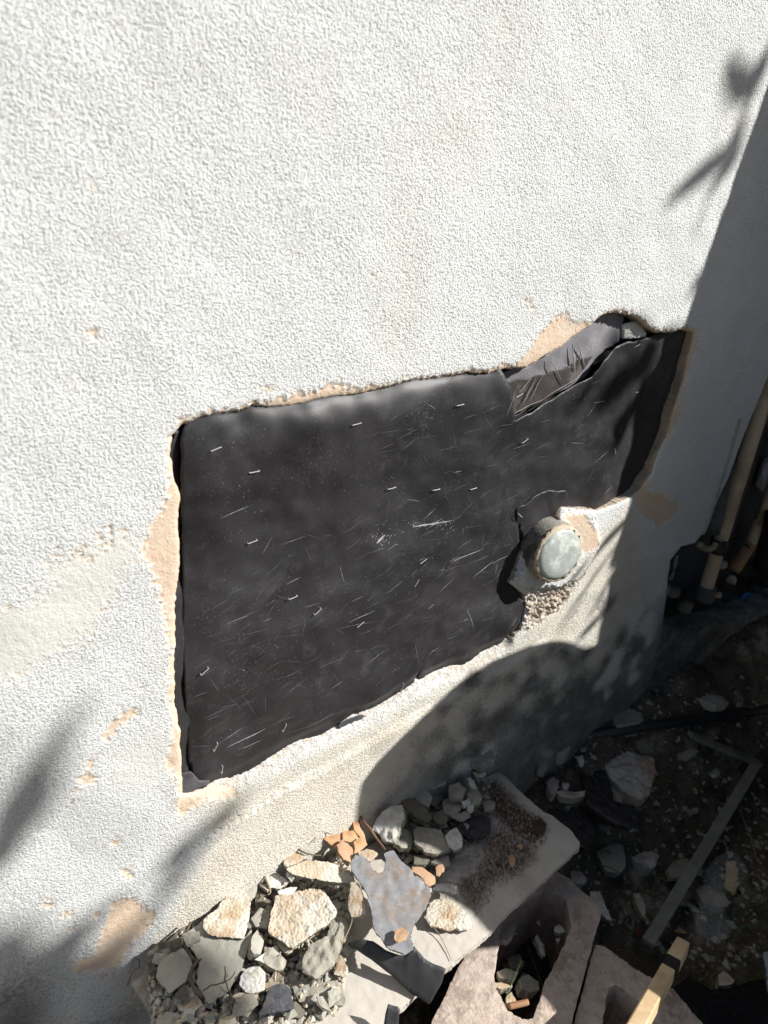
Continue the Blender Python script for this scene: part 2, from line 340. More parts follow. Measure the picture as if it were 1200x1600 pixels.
n_e1 = NoiseField(WX0-.02, WZ0-.02, W_, H_, .0018, .003, .02, 4)
n_e2 = NoiseField(WX0-.02, WZ0-.02, W_, H_, .0018, .003, .02, 5)
n_f1 = NoiseField(WX0-.02, WZ0-.02, W_, H_, .0012, .0012, .005, 14); n_f2 = NoiseField(WX0-.02, WZ0-.02, W_, H_, .0012, .0012, .005, 15)
ex, ez = n_e1(wx, wz)*.0022+n_f1(wx, wz)*.0009, n_e2(wx, wz)*.0022+n_f2(wx, wz)*.0009
def region(px, soft=.001, k=1.0):
    P = wxz(px); a = np.asarray(P); out = np.zeros(len(wx))
    pad = .02+soft*2; m = (wx > a[:, 0].min()-pad) & (wx < a[:, 0].max()+pad) & (wz > a[:, 1].min()-pad) & (wz < a[:, 1].max()+pad)
    if m.any():
        d, _, _ = sdf(wx[m]+ex[m]*k, wz[m]+ez[m]*k, P); out[m] = smooth01(.5-d/(2*soft))
    return out
TAN = [
 Z(0,750,3.2,[(840,-20),(855,60),(800,170),(760,210),(735,290),(705,360),(730,410),(755,440),(760,490),(800,560),(815,640),(830,760),(840,830),(870,900),(850,1000),(840,1080),(860,1160),(870,1230),(860,1320),(820,1430),(880,1480),(900,1560),(960,1560),(960,-20)]),
 Z(0,1150,3,[(845,270),(835,320),(825,350),(850,372),(900,345),(950,305),(1060,295),(1110,288),(1110,250),(940,250)]),
 Z(200,550,3,[(200,480),(190,430),(240,370),(290,320),(400,285),(455,290),(480,300),(420,330),(300,365),(240,420)]),
 Z(200,550,3,[(640,255),(700,215),(790,205),(780,180),(820,195),(880,190),(940,150),(1000,140),(1010,165),(1080,170),(1200,150),(1200,200),(1000,230),(830,255),(720,285)]),
 Z(700,450,2.667,[(-60,380),(0,370),(60,345),(150,350),(230,320),(290,320),(340,260),(380,190),(420,160),(450,120),(500,105),(520,140),(590,140),(620,160),(560,220),(480,260),(430,310),(380,350),(270,370),(170,370),(80,390),(-60,410)]),
 Z(700,450,2.667,[(985,160),(1050,180),(1040,250),(1010,330),(980,430),(960,560),(900,650),(860,740),(830,850),(900,860),(970,930),(880,1000),(800,930),(770,870),(800,690),(860,580),(900,430),(965,300),(970,200)]),
 Z(0,750,3.2,[(515,1290),(545,1230),(620,1160),(670,1140),(690,1170),(640,1210),(590,1250),(540,1310),(515,1310)]),
 Z(0,750,3.2,[(430,1430),(480,1375),(490,1400),(430,1460)]), Z(0,750,3.2,[(390,1490),(450,1470),(500,1495),(440,1530),(400,1520)]),
 Z(0,750,3.2,[(690,1015),(712,1040),(700,1080)]), Z(0,750,3.2,[(370,1540),(385,1530),(380,1600)]),
 Z(0,1150,3,[(345,1060),(440,1020),(470,940),(510,850),(520,790),(580,750),(640,770),(680,800),(730,830),(690,900),(630,950),(590,1010),(540,1075),(430,1085),(360,1105),(335,1085)]),
 Z(0,1150,3,[(180,795),(220,775),(260,790),(230,812)]), Z(0,1150,3,[(280,840),(330,820),(342,845),(300,860)]), Z(0,1150,3,[(310,925),(350,885),(345,915)]),
 Z(0,1150,3,[(290,1000),(345,955),(310,1000)]), Z(0,1150,3,[(515,500),(550,475),(555,510),(530,528)]), Z(0,1150,3,[(305,335),(330,300),(340,330)]),
 Z(0,1150,3,[(565,635),(600,625),(640,665),(600,672)]), Z(0,1150,3,[(460,1110),(500,1095),(490,1120)]), Z(0,1150,3,[(430,850),(470,830),(465,860)]),
 [(137,520),(150,515),(160,520),(148,526)], [(133,292),(142,288),(146,297),(138,300)], [(80,180),(86,178),(87,186)], [(455,395),(462,393),(463,399)], [(580,427),(586,430),(583,436)],
 [(410,610),(425,600),(420,622)], [(625,425),(634,421),(636,430)], [(815,460),(826,470),(838,488),(828,486)], [(100,600),(108,604),(102,610)],
 [(1015,768),(1040,780),(1066,785),(1050,805),(1035,822),(1018,800)], [(872,800),(905,800),(930,830),(928,850),(905,862),(880,815)],
]
tan = np.zeros(len(wx))
for p in TAN: tan = np.maximum(tan, region(p, .0009, 1.3))
# a scatter of tiny chipped spots
sp_ = NoiseField(WX0-.02, WZ0-.02, W_, H_, .002, .005, .03, 21)(wx, wz)
tan = np.maximum(tan, smooth01((sp_-3.7)*4)*.9)
_dh, _qx, _qz = sdf(wx, wz, HOLE)
rimt = smooth01((.0042+n_e1(wx, wz)*.0028+n_mid(wx, wz)*.0022-_dh)/.0012)*(_dh > -.001)*(wx < .93)*((wz > -.30) | (wx < .2))
tan = np.maximum(tan, rimt)
greyp = region(Z(0,750,3.2,[(280,390),(430,360),(520,300),(600,250),(680,290),(700,370),(640,430),(560,600),(400,820),(300,830),(230,880),(130,1000),(0,960),(-80,960),(-80,660),(0,660),(150,620),(260,540),(240,430)]), .006, 3.5)
greyf = region(Z(0,750,3.2,[(560,1350),(700,1300),(830,1280),(850,1420),(760,1560),(600,1560),(540,1480)]), .016, 4)*.75
greyp = np.maximum(greyp, greyf)
fringe = np.clip(greyp*(1-greyp)*4, 0, 1)*(n_mid(wx, wz) > .5)
tan = np.maximum(tan, fringe*.7*(greyf < .02))
tan = np.maximum(tan, region(Z(0,750,3.2,[(280,395),(430,355),(520,300),(560,262),(600,255),(560,310),(450,385),(300,412)]), .001, 3)*(n_mid(wx, wz) > -.1))
cream = region([(290,1250),(420,1212),(620,1110),(800,1010),(800,1003),(850,950),(905,870),(985,785),(1010,900),(930,1040),(700,1200),(560,1300),(400,1430),(250,1520),(190,1580),(230,1480),(300,1370),(330,1300)], .018, 4)
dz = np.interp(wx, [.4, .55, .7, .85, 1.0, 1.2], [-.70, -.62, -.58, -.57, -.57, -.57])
grime_shade = smooth01((dz-wz+n_big(wx, wz)*.05+n_mid(wx, wz)*.012+n_e1(wx, wz)*.006)/.16)*smooth01((wx-.40)/.2)*.9  # base grime, with shade painted into the lower wall colour
lowl = np.maximum(smooth01((-.88-wz+n_mid(wx, wz)*.01)/.05)*smooth01((.2-wx)/.1)*.6, smooth01((-.74-wz+n_mid(wx, wz)*.008)/.08)*smooth01((.06-wx)/.07)*.85)  # lower left darkened over its grime where the cast shadow falls
grime_shade = np.maximum(grime_shade, lowl); grime_shade = np.maximum(grime_shade, smooth01((wx-1.02)/.06)*smooth01((-.56-wz)/.04))  # ledge in the recess painted dark as shade
# heights (positive = out of the wall)
g = n_grain(wx, wz); gm = n_mid(wx, wz)
dash = g*.00034 + np.minimum(g+.9, 0)*.0004          # flat blobs, sharp pits
amp = 1-.5*greyp-.1*cream-.3*grime_shade
pat = .4*NoiseField(WX0-.02, WZ0-.02, W_, H_, .006, .06, .25, 31)(wx, wz)
amp *= 1+.18*pat
h = dash*amp*.7 + gm*.0001 + n_big(wx, wz)*.00035
h += -tan*(.0017+dash/.0008*.0003) - greyp*.0005*(1-cream)
h = np.where(tan > .5, h*1.0, h)
# small ridge and outward swell of the lower wall
rid = [wallpt(u, v)[[0, 2]] for u, v in [(150,1440),(250,1370),(330,1300),(400,1258),(432,1235),(520,1190),(640,1120),(760,1055),(850,1000),(960,880)]]
rid = np.array(rid); zr = np.interp(wx, rid[:, 0], rid[:, 1])
below = zr-wz
h += .006*smooth01(below/.012+.5)*smooth01((wx-.12)/.08) + .012*smooth01(below/.2)
crk = np.abs(below-.001+gm*.0012); fade = smooth01((.40-wx)/.1)*smooth01((wx-.17)/.05)
h -= .003*smooth01(1-crk/.0028)*fade
# ragged crater area under the pipe stub
cr_ = region([(822,928),(872,915),(905,905),(880,945),(850,968),(820,985)], .004, 2)
h += cr_*(n_mid(wx, wz)*.0030+n_big(wx*2.3, wz)*.001-.004); crc = cr_*smooth01(n_mid(wx, wz)+.8)
col_ = region([(866,800),(922,794),(934,845),(905,900),(870,915),(815,915),(803,900),(830,850)], .006, 1)
h += col_*.010
# rounded, crumbling lip at the hole
dh, hqx, hqz = sdf(wx, wz, HOLE)
HB = sorted([tuple(wallpt(u, v)[[0, 2]]) for u, v in [(798,1003),(770,1022),(740,1037),(700,1052),(660,1067),(620,1092),(580,1113),(540,1133),(500,1151),(460,1171),(420,1191),(380,1213),(350,1227),(320,1239),(288,1244)]])
HBX = [p[0] for p in HB]; HBZ = [p[1] for p in HB]
low = smooth01((np.interp(wx, HBX, HBZ)+.006-wz)/.004)*smooth01((HBX[-1]+.01-wx)/.015); lipn = n_e1(wx, wz)
lip = low*np.exp(-(np.maximum(dh, 0)/.013)**2)
h -= lip*(.0125+.0006*lipn)*smooth01((wx-.20)/.05); h += lip*np.abs(n_e2(wx, wz))*.0012*(1-np.exp(-np.abs(dh)/.004))
h -= .0028*np.exp(-np.abs(dh)/.0022)
dirt = np.clip(-(g+1.1), 0, 1)
V = np.stack([wx, -h, wz], 1)
n0 = len(V)
hb = np.zeros(n0, bool); hb[WB] = np.abs(sdf(wx[WB], wz[WB], HOLE)[0]) < 1e-6
bi = np.unique(WE); remap = -np.ones(n0, int)
rings = [V]; faces = [WF]; midx = [np.zeros(len(WF), int)]; prev = np.arange(n0)
depths = [.006, .013, .021]
pr = {}
cur = bi.copy(); base_idx = bi
last = np.arange(n0)
for k, dpt in enumerate(depths):
    nv = V[bi].copy(); hole_b = hb[bi]
    jit = np.stack([n_e1(wx[bi]+k*.2, wz[bi]), n_e2(wx[bi]+k*.2, wz[bi])], 1)*.0006
    nv[:, 1] = np.where(hole_b, V[bi, 1]+(.0215-V[bi, 1])*(k+1)/3, dpt*1.6)
    nv[hole_b, 0] += jit[hole_b, 0]; nv[hole_b, 2] += jit[hole_b, 1]
    start = sum(len(r) for r in rings); rings.append(nv)
    nm = -np.ones(n0, int); nm[bi] = start+np.arange(len(bi))
    faces.append(np.stack([last[WE[:, 1]], last[WE[:, 0]], nm[WE[:, 0]], nm[WE[:, 1]]], 1))
    midx.append((hb[WE[:, 0]] | hb[WE[:, 1]]).astype(int)); last = nm
AV = np.concatenate(rings); AF = np.concatenate(faces)
def ext(a): return np.concatenate([a]+[a[bi]]*3)
o4 = np.ones(len(AV))
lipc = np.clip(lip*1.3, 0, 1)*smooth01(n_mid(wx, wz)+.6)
wear = np.stack([ext(np.maximum(tan, np.maximum(lipc*.45, crc*.6))), ext(greyp), ext(cream), o4], 1); wear_shade = np.stack([ext(np.maximum(grime_shade, np.maximum(lipc*.5, crc*.75))), ext(dirt), 0*o4, o4], 1)
# skirts that continue the wall beyond what the photo frames
k0 = len(AV); sk = []; skf = []
def skirt(x0, x1, z0, z1):
    i = k0+len(sk); sk.extend([(x0, .0012, z0), (x1, .0012, z0), (x1, .0012, z1), (x0, .0012, z1)]); skf.append((i, i+1, i+2, i+3))
skirt(-2.5, WX0+.012, -1.3, 2.2); skirt(WX0+.012, 1.215, WZ1-.012, 2.2); skirt(WX0+.012, 1.62, -1.3, WZ0+.012)
AV = np.concatenate([AV, np.array(sk)]); AF = np.concatenate([AF, np.array(skf)]); midx.append(np.zeros(3, int))
z4 = np.tile([0, 0, 0, 1], (len(sk), 1)); wear = np.concatenate([wear, z4]); wear_shade = np.concatenate([wear_shade, z4])
me = fast_mesh('stucco_wall', AV, AF, [WALLM, REVEAL], np.concatenate(midx), True, {'wear': wear, 'wear_shade': wear_shade})
wall = bpy.data.objects.new('stucco_wall', me); COL.objects.link(wall)
tag(wall, 'rough white stucco house wall with a ragged broken-out hole and peeling tan patches', 'wall')

# ------------------------------------------------------------------ sheathing board behind the paper
def box(name, lo, hi, m, parent=None, rot=None):
    x0, y0, z0 = lo; x1, y1, z1 = hi
    v = [(x0,y0,z0),(x1,y0,z0),(x1,y1,z0),(x0,y1,z0),(x0,y0,z1),(x1,y0,z1),(x1,y1,z1),(x0,y1,z1)]
    f = [(0,1,5,4),(1,2,6,5),(2,3,7,6),(3,0,4,7),(4,5,6,7),(3,2,1,0)]
    return mesh_obj(name, v, f, [m], parent, smooth=False)
sb = box('sheathing_board', (.10, .034, -.72), (1.0, .046, .0), SHEATH)
tag(sb, 'orange brown sheathing board showing through slits in the black paper', 'board')

# ------------------------------------------------------------------ tar paper
paper = thing('tar_paper', 'black building paper stapled inside the hole in the white wall', 'tar paper', tuple(wallpt(600, 860, .015)))
YP = .0125
def sheet(name, px, y0, m, hfun, cell=.003, amp=.0012, seed=0, extra=None, rag=.0007, curl=0, label=None):
    P = ragged([tuple(wallpt(u, v, y0)[[0, 2]]) for u, v in px], .006, rag, seed)
    x, z, F, E, B = grid_in_poly(P, [], cell)
    nf = NoiseField(.05, -.8, 1.1, .9, .003, .09, .35, seed+100)(x, z)
    nf2 = NoiseField(.05, -.8, 1.1, .9, .003, .03, .12, seed+200)(x, z)
    cre = NoiseField(.05, -.8, 1.1, .9, .003, .07, .25, seed+300)(x, z); cm = smooth01(NoiseField(.05, -.8, 1.1, .9, .003, .08, .3, seed+400)(x, z)-.3)
    y = y0-nf*amp-nf2*amp*.30+np.exp(-np.abs(cre)*14)*amp*.45*cm
    d, _, _ = sdf(x, z, P)
    if curl: y -= curl*np.exp(d/.008)*(.6+.5*nf2)
    if hfun: y = y+hfun(x, z)
    V = np.stack([x, y, z], 1); n = len(V)
    bi = np.unique(E); Vb = V[bi]+np.array([0, .0009, 0]); mp = -np.ones(n, int); mp[bi] = n+np.arange(len(bi))
    SF = np.stack([E[:, 1], E[:, 0], mp[E[:, 0]], mp[E[:, 1]]], 1)
    mats = [m, CHALK, CHALK_FAINT]; AVs = [V, Vb]; AFs = [F, SF]; mi = [np.zeros(len(F)+len(SF), int)]
    if extra:
        ev, ef, em = extra(x, z, y, n+len(bi)); 
        if len(ev): AVs.append(ev); AFs.append(ef); mi.append(em)
    me = fast_mesh(name, np.concatenate(AVs), np.concatenate(AFs), mats, np.concatenate(mi))
    o = bpy.data.objects.new(name, me); COL.objects.link(o); keep(o, paper)
    if label: o['label'] = label
    return x, z, y
def prof(x, z):
    # bulge: sheet leans back at the top edge, sits nearly flat below
    xs = [p[0] for p in HTOP]; zs = [p[1] for p in HTOP]
    t = np.interp(x, xs, zs)-z
    kr = 1-smooth01((x-.80)/.08); k = .42+.40*smooth01((x-.24)/.06)*(1-smooth01((x-.47)/.08))
    k = k*kr; t0 = np.maximum(t, 0)
    return (.004-YP)*kr - k*.0115*(1-np.exp(-t0/.011))*smooth01((x-.184)/.035) + (.0015+k*.0115+.0005)*smooth01((t0-.018)/.13) + .0015*np.sin(x*38+t*20)*np.exp(-t0/.06)
HTOP = sorted([tuple(wallpt(u, v)[[0, 2]]) for u, v in HOLE_PX[1:29]])
def scratches(x, z, y, base):
    ev, ef, em = [], [], []
    r = random.Random(5)
    tri = {}
    def yat(a, b):
        d = (x-a)**2+(z-b)**2; k = int(np.argmin(d)); return y[k]
    def stroke(x0, z0, ang, L, wd, mi):
        n = max(2, int(L/.006)+1); px, pz = x0, z0; a = ang; pts = []
        for i in range(n+1):
            pts.append((px, pz)); px += math.cos(a)*L/n; pz += math.sin(a)*L/n; a += r.gauss(0, .03)
        prev = None
        for i, (a0, b0) in enumerate(pts):
            if not (.2 < a0 < .9): return
            ww = wd*math.sin(math.pi*(i+.35)/(n+.7))*.5*r.uniform(.6, 1.2); yy = yat(a0, b0)-.00035
            nx_, nz_ = -math.sin(ang)*ww, math.cos(ang)*ww
            j = base+len(ev); ev.append((a0+nx_, yy, b0+nz_)); ev.append((a0-nx_, yy, b0-nz_))
            if prev is not None: ef.append((prev, prev+1, j+1, j)); em.append(mi)
            prev = j
    inside = lambda a, b: sdf(np.array([a]), np.array([b]), HOLE)[0][0] < -.02
    spots = [((400,1120),70,40), ((330,1000),60,50), ((560,930),90,60), ((640,900),70,50), ((700,880),70,50), ((650,820),60,30), ((520,1080),90,40),
             ((460,960),70,40), ((730,830),50,40), ((630,650),40,40), ((760,700),50,60), ((850,700),60,60), ((930,620),50,60), ((620,1000),80,30), ((760,940),40,50), ((360,1160),50,30), ((690,1010),60,20)]
    for (u, v), su, sv in spots:
        for _ in range(26):
            p = wallpt(u+r.gauss(0, su*1.4), v+r.gauss(0, sv), YP)
            if not inside(p[0], p[2]): continue
            ang = r.gauss(.30, .22) if r.random() < .72 else r.uniform(0, 3.1)
            big = r.random()
            stroke(p[0], p[2], ang, r.uniform(.008, .03) if big < .8 else r.uniform(.02, .045), r.uniform(.0003, .0007), 1 if r.random() < .14 else 2)
    for (u0, v0), (u1, v1), wd in [((350,1165),(412,1134),.0012),((440,1146),(520,1110),.001),((700,877),(750,850),.0014),((735,900),(765,872),.0012),((583,845),(598,833),.0035),
                                   ((540,968),(578,948),.0012),((312,1052),(330,1040),.001),((322,1050),(337,1075),.0008),((650,1035),(643,1000),.001),((300,1165),(330,1160),.0008),
                                   ((640,820),(700,812),.0025),((425,1060),(470,1042),.0008),((520,980),(585,960),.001),((910,750),(922,728),.001),((935,750),(940,735),.001),((470,1130),(545,1098),.0008)]:
        a = wallpt(u0, v0, YP); b = wallpt(u1, v1, YP); d = b-a; stroke(a[0], a[2], math.atan2(d[2], d[0]), np.linalg.norm(d), wd, 1 if wd > .0011 else 2)
    # chalky specks and rubbed smudges made of tiny dashes
    for (u, v), su, sv, n, mi in [((640,640),14,22,110,2), ((900,690),20,18,70,2), ((668,818),22,6,60,1), ((372,1050),14,16,60,2), ((410,1010),60,50,60,2), ((590,840),10,7,40,1), ((500,1120),60,30,50,2), ((700,1000),70,50,60,2), ((600,760),190,120,110,2), ((560,1000),150,80,90,2), ((898,612),16,10,60,2)]:
        for _ in range(n):
            p = wallpt(u+r.gauss(0, su), v+r.gauss(0, sv), YP)
            if inside(p[0], p[2]): stroke(p[0], p[2], r.gauss(.6, .6), r.uniform(.0008, .003), r.uniform(.0004, .001), mi)
    return np.array(ev, float).reshape(-1, 3), np.array(ef, int).reshape(-1, 4), np.array(em, int)
MAIN = [(276,690),(286,655),(335,630),(400,622),(470,612),(540,603),(600,592),(640,580),(690,572),(740,566),(770,564),(784,600),(792,654),(820,640),(850,622),(890,597),(912,585),(930,560),(950,540),(970,531),
        (1010,527),(1030,522),(1060,516),(1098,520),(1098,600),(1068,690),(1046,745),(1010,780),(985,792),(932,806),(905,797),(880,790),(868,804),(830,830),(812,840),(806,800),(808,850),(798,885),(797,915),(812,935),(826,930),
        (820,988),(801,1012),(797,994),(790,1006),(765,1030),(748,1037),(735,1050),(720,1047),(702,1060),(696,1040),(688,1056),(668,1062),(655,1076),(651,1040),(645,1080),(622,1086),(600,1104),(578,1120),(560,1126),(528,1144),(525,1134),(500,1154),(485,1154),(470,1168),(462,1170),(445,1186),(430,1187),(400,1206),(380,1213),(337,1236),(318,1228),(306,1236),(296,1190),(288,1100),(284,1000),(284,900),(281,800)]
def mainh(x, z):
    r = prof(x, z)
    b_ = z-np.interp(x, HBX, HBZ)
    r = r+(.0112-YP-r)*np.exp(-(np.maximum(b_, 0)/.012)**2)*(x > .2)*(x < .82)
    return r + .004*smooth01((x-.84)/.08)
sheet('main_sheet', MAIN, YP, FELT, mainh, .003, .0016, 1, scratches, .0006)
sheet('backing_sheet', [(262,700),(268,660),(400,620),(560,596),(700,572),(800,556),(860,530),(930,480),(980,470),(1100,500),(1105,560),(1060,760),(1000,800),(900,700),(790,675),(600,665),(400,700),(300,720)], .028, FELT, None, .005, .0008, 12, None, .0006)
sheet('edge_strip', [(262,700),(275,672),(300,668),(300,760),(292,850),(293,905),(290,960),(296,1060),(300,1150),(306,1210),(334,1226),(318,1236),(280,1250),(272,1150),(264,1000),(268,850)], YP-.0035, FELT,
      lambda x, z: .0055*smooth01((x-.186)/.016)+.0015*np.sin(z*75), .0025, .0012, 2, None, .0005, label='narrow wrinkled strip of black paper along the left edge')
sheet('corner_flap', [(284,1212),(300,1206),(312,1220),(330,1222),(322,1232),(306,1233),(290,1245),(282,1248)], YP-.008, FELT_MID, lambda x, z: .10*np.abs(x-.2)**1.2, .002, .0009, 3, None, .0006, label='creased paper corner turned up at the lower left')
sheet('older_sheet', [(735,600),(800,576),(826,572),(850,556),(880,538),(900,522),(935,494),(960,486),(978,495),(972,515),(968,534),(945,545),(928,562),(912,590),(880,610),(850,625),(790,662),(770,640)], YP+.004, FELT_OLD,
      lambda x, z: .03*(np.interp(x, [p[0] for p in HTOP], [p[1] for p in HTOP])-z < .02)*np.clip(.02-(np.interp(x, [p[0] for p in HTOP], [p[1] for p in HTOP])-z), 0, .05), .0025, .0014, 4, None, .0006, label='faded grey older paper bared at the upper right')
sheet('scuffed_patch', [(783,606),(795,596),(830,590),(880,575),(905,560),(925,556),(912,578),(892,600),(850,628),(792,656),(784,640),(782,622)], YP+.0018, FELT_BROWN, None, .0022, .0008, 5, None, .001, label='brown torn triangle of paper scored with pale scratches')
def scr_patch():
    vs, fs = [], []
    r = random.Random(3)
    for (u0, v0), (u1, v1), wd in [((838,590),(815,635),.0022),((848,586),(826,630),.0015),((830,592),(812,612),.0012),((895,538),(898,580),.0022),((903,535),(915,575),.0022),((908,545),(905,580),.0012),((792,604),(786,650),.0018),((800,640),(792,652),.0014),((860,560),(880,600),.0008),((786,655),(850,623),.0013),((850,623),(905,590),.0010)]:
        a = wallpt(u0, v0, YP-.001); b = wallpt(u1, v1, YP-.001); d = b-a; n = np.array([-d[2], 0, d[0]])/np.linalg.norm(d)*wd*.3
        i = len(vs); N = 6
        for k in range(N+1):
            p = a+d*k/N+np.array([r.gauss(0, .0004), 0, r.gauss(0, .0004)]); q = n*math.sin(math.pi*(k+.4)/(N+.8))*r.uniform(.7, 1.2)
            vs += [p+q, p-q, p-q+np.array([0, .0008, 0]), p+q+np.array([0, .0008, 0])]
            if k: j = i+4*k; fs += [(j-4, j-3, j+1, j), (j-3, j-2, j+2, j+1), (j-1, j-4, j, j+3)]
    keep(mesh_obj('torn_fibre', vs, fs, [mat('torn_fibre', (.26, .23, .205), (.36, .33, .30), None, 200, .9)]), paper)
scr_patch()
sheet('lower_flap', [(806,796),(830,778),(855,766),(880,764),(882,775),(872,788),(862,800),(845,822),(822,842),(812,838),(808,815)], YP-.003, FELT, lambda x, z: -.004*smooth01((x-.70)/.02), .0022, .001, 6, None, .0008, curl=.001, label='torn flap of black paper lifting above the pipe stub')
sheet('torn_flap', [(527,1138),(532,1130),(548,1122),(566,1116),(574,1120),(560,1130),(545,1134),(533,1142)], YP-.006, FELT_MID, None, .0022, .001, 7, None, .001, label='small grey flap of torn paper on the bottom edge')
# a piece of stucco left in the hole at its upper right corner
def patch_block(name, px, y0, th, m, label, cat, seed=0):
    P = ragged([tuple(wallpt(u, v, y0)[[0, 2]]) for u, v in px], .004, .0005, seed)
    x, z, F, E, B = grid_in_poly(P, [], .0016)
    nf = NoiseField(0, -.9, 1.3, 1.1, .0015, .003, .009, seed+7)(x, z); d, _, _ = sdf(x, z, P)
    y = y0-np.tanh(nf)*.0009+.0015*np.exp(d/.002)
    V = np.stack([x, y, z], 1); n = len(V); bi = np.unique(E); Vb = V[bi].copy(); Vb[:, 1] = y0+th; mp = -np.ones(n, int); mp[bi] = n+np.arange(len(bi))
    SF = np.stack([E[:, 1], E[:, 0], mp[E[:, 0]], mp[E[:, 1]]], 1)
    me = fast_mesh(name, np.concatenate([V, Vb]), np.concatenate([F, SF]), [m]); o = bpy.data.objects.new(name, me); COL.objects.link(o)
    return tag(o, label, cat)
patch_block('stucco_remnant', [(974,508),(990,503),(1004,506),(1012,520),(1010,528),(990,529),(974,531)], .0125, .004, STUCCO_WHITE, 'little white stucco remnant left in the upper right of the hole', 'stucco remnant')

# staples
def staple_mesh():
    r = .00042; w_ = .0050; vs = []; fs = []
    path = [(-w_, .003), (-w_, 0), (w_, 0), (w_, .003)]
    bmx = bmesh.new()
    def bar(a, b):
        a = Vector(a); b = Vector(b); d = (b-a); m_ = Matrix.Translation((a+b)/2) @ d.to_track_quat('Z', 'Y').to_matrix().to_4x4()
        bmesh.ops.create_cone(bmx, cap_ends=True, segments=6, radius1=r, radius2=r, depth=d.length+r, matrix=m_)
    bar((-w_, 0, 0), (w_, 0, 0)); bar((-w_, 0, 0), (-w_, .003, 0)); bar((w_, 0, 0), (w_, .003, 0))
    me = bpy.data.meshes.new('staple'); bmx.to_mesh(me); bmx.free(); me.materials.append(STEEL); return me
SM = staple_mesh()
for (u0, v0, u1, v1) in [(323,700,340,693),(540,659,554,655),(533,819,546,814),(386,847,399,842),(703.8,630,715.7,627.7),(796.4,617.6,807.6,611.2),(983,541,993,535),(990,614,999,613),
        (450,934,461.7,929),(489.6,958,499,949),(556,978,566,969),(312.5,1052,324,1041.7),(645,915,652,903),(588,1090,593,1078),(625,1078,629,1066),(345,1204,346,1196),(440,1140,445,1130),(672,765,686,762),(603,762,614,759),
        (333,1170,338,1160),(386,733,396,731),(812,690,820,684),(960,700,962,710),(655,878,663,872),(806,800,814,808),(730,764,744,760)]:
    a = wallpt(u0, v0, YP-.005); b = wallpt(u1, v1, YP-.005); c = (a+b)/2; d = b-a
    o = bpy.data.objects.new('staple', SM); COL.objects.link(o)
    o.location = Vector(c); o.rotation_euler = (0, -math.atan2(d[2], d[0]), 0)
    keep(o, paper)
    # sit on the sheet
    dg = float(prof(np.array([c[0]]), np.array([c[2]]))[0]); o.location.y = YP+dg-.0024+(.004 if c[0] > .86 else 0)

# ------------------------------------------------------------------ pipe stub
def lathe(name, prof_, axis_o, axis_d, m, seg=40, parent=None, jitter=0, cap=True, seed=0):
    r = np.random.default_rng(seed); d = Vector(axis_d).normalized(); q = d.to_track_quat('Z', 'Y'); vs = []; fs = []
    for (t, rad) in prof_:
        for k in range(seg):
            a = 2*math.pi*k/seg; rr = rad*(1+r.normal()*jitter)
            vs.append(Vector(axis_o)+q @ Vector((math.cos(a)*rr, math.sin(a)*rr, t)))
    n = len(prof_)
    for i in range(n-1):
        for k in range(seg): fs.append((i*seg+k, i*seg+(k+1) % seg, (i+1)*seg+(k+1) % seg, (i+1)*seg+k))
    if cap: fs.append(tuple((n-1)*seg+k for k in range(seg))); fs.append(tuple(k for k in reversed(range(seg))))
    return mesh_obj(name, vs, fs, [m], parent)
pc = wallpt(875, 867, -.030)
RP = .5*np.linalg.norm(wallpt(873, 829, -.030)-wallpt(873, 905, -.030))*.96
ps = thing('pipe_stub', 'capped pipe stub poking out of the lower right corner of the hole', 'pipe stub', tuple(pc))
# axis tips a little up and left behind the wall
adir = Vector((-.13, -1, .08)).normalized()
base = Vector(pc)-adir*.046
keep(lathe('sleeve', [(0, RP*1.12), (.02, RP*1.1), (.034, RP*1.08), (.040, RP*1.04), (.0435, RP*1.0)], base, adir, COLLAR, 48, jitter=.02, seed=4), ps)
keep(lathe('cap', [(0, RP*.93), (.002, RP*.95), (.0045, RP*.9), (.0065, RP*.78), (.0078, RP*.5), (.0082, RP*.12)], base+adir*.0425, adir, GLASSY, 48, jitter=.006, seed=5), ps)
keep(lathe('rim_mortar', [(0, RP*1.0), (.003, RP*1.07), (.0055, RP*.99), (.0058, RP*.93)], base+adir*.040, adir, STUCCO_TAN, 48, jitter=.035, seed=6, cap=False), ps)

# ------------------------------------------------------------------ ground
gx0, gx1, gy0, gy1, gc = -1.2, 2.6, -1.6, .6, .008
GX, GY = np.meshgrid(np.arange(gx0, gx1, gc), np.arange(gy0, gy1, gc))
gn1 = fftnoise(GX.shape[1], GX.shape[0], gc, .012, .05, 51)[:GX.shape[0], :GX.shape[1]]
gn2 = fftnoise(GX.shape[1], GX.shape[0], gc, .08, .4, 52)
def terrain0(x, y):
    zw = np.interp(x, [-1, .5, .7, .9, 1.18, 1.5, 2.2], [-1.06, -1.0, -.91, -.835, -.765, -.715, -.68])
    zo = np.interp(x, [-1, .6, 1.0, 1.5, 2.4], [-1.08, -1.04, -.99, -.93, -.86])
    t = smooth01((-y-.01)/.22); return zw*(1-t)+zo*t
GZ = terrain0(GX, GY)+gn1*.0035+gn2*.006
ny_, nx_ = GX.shape; idx = np.arange(nx_*ny_).reshape(ny_, nx_)
GFq = np.stack([idx[:-1, :-1].ravel(), idx[:-1, 1:].ravel(), idx[1:, 1:].ravel(), idx[1:, :-1].ravel()], 1)
SOIL = mat('soil', (.055, .045, .033), (.13, .108, .08), (.25, .215, .17), 30, .95, .9, 250, .004, grain=.35)
me = fast_mesh('ground', np.stack([GX.ravel(), GY.ravel(), GZ.ravel()], 1), GFq, [SOIL]); gro = bpy.data.objects.new('ground', me); COL.objects.link(gro); gro['kind'] = 'structure'
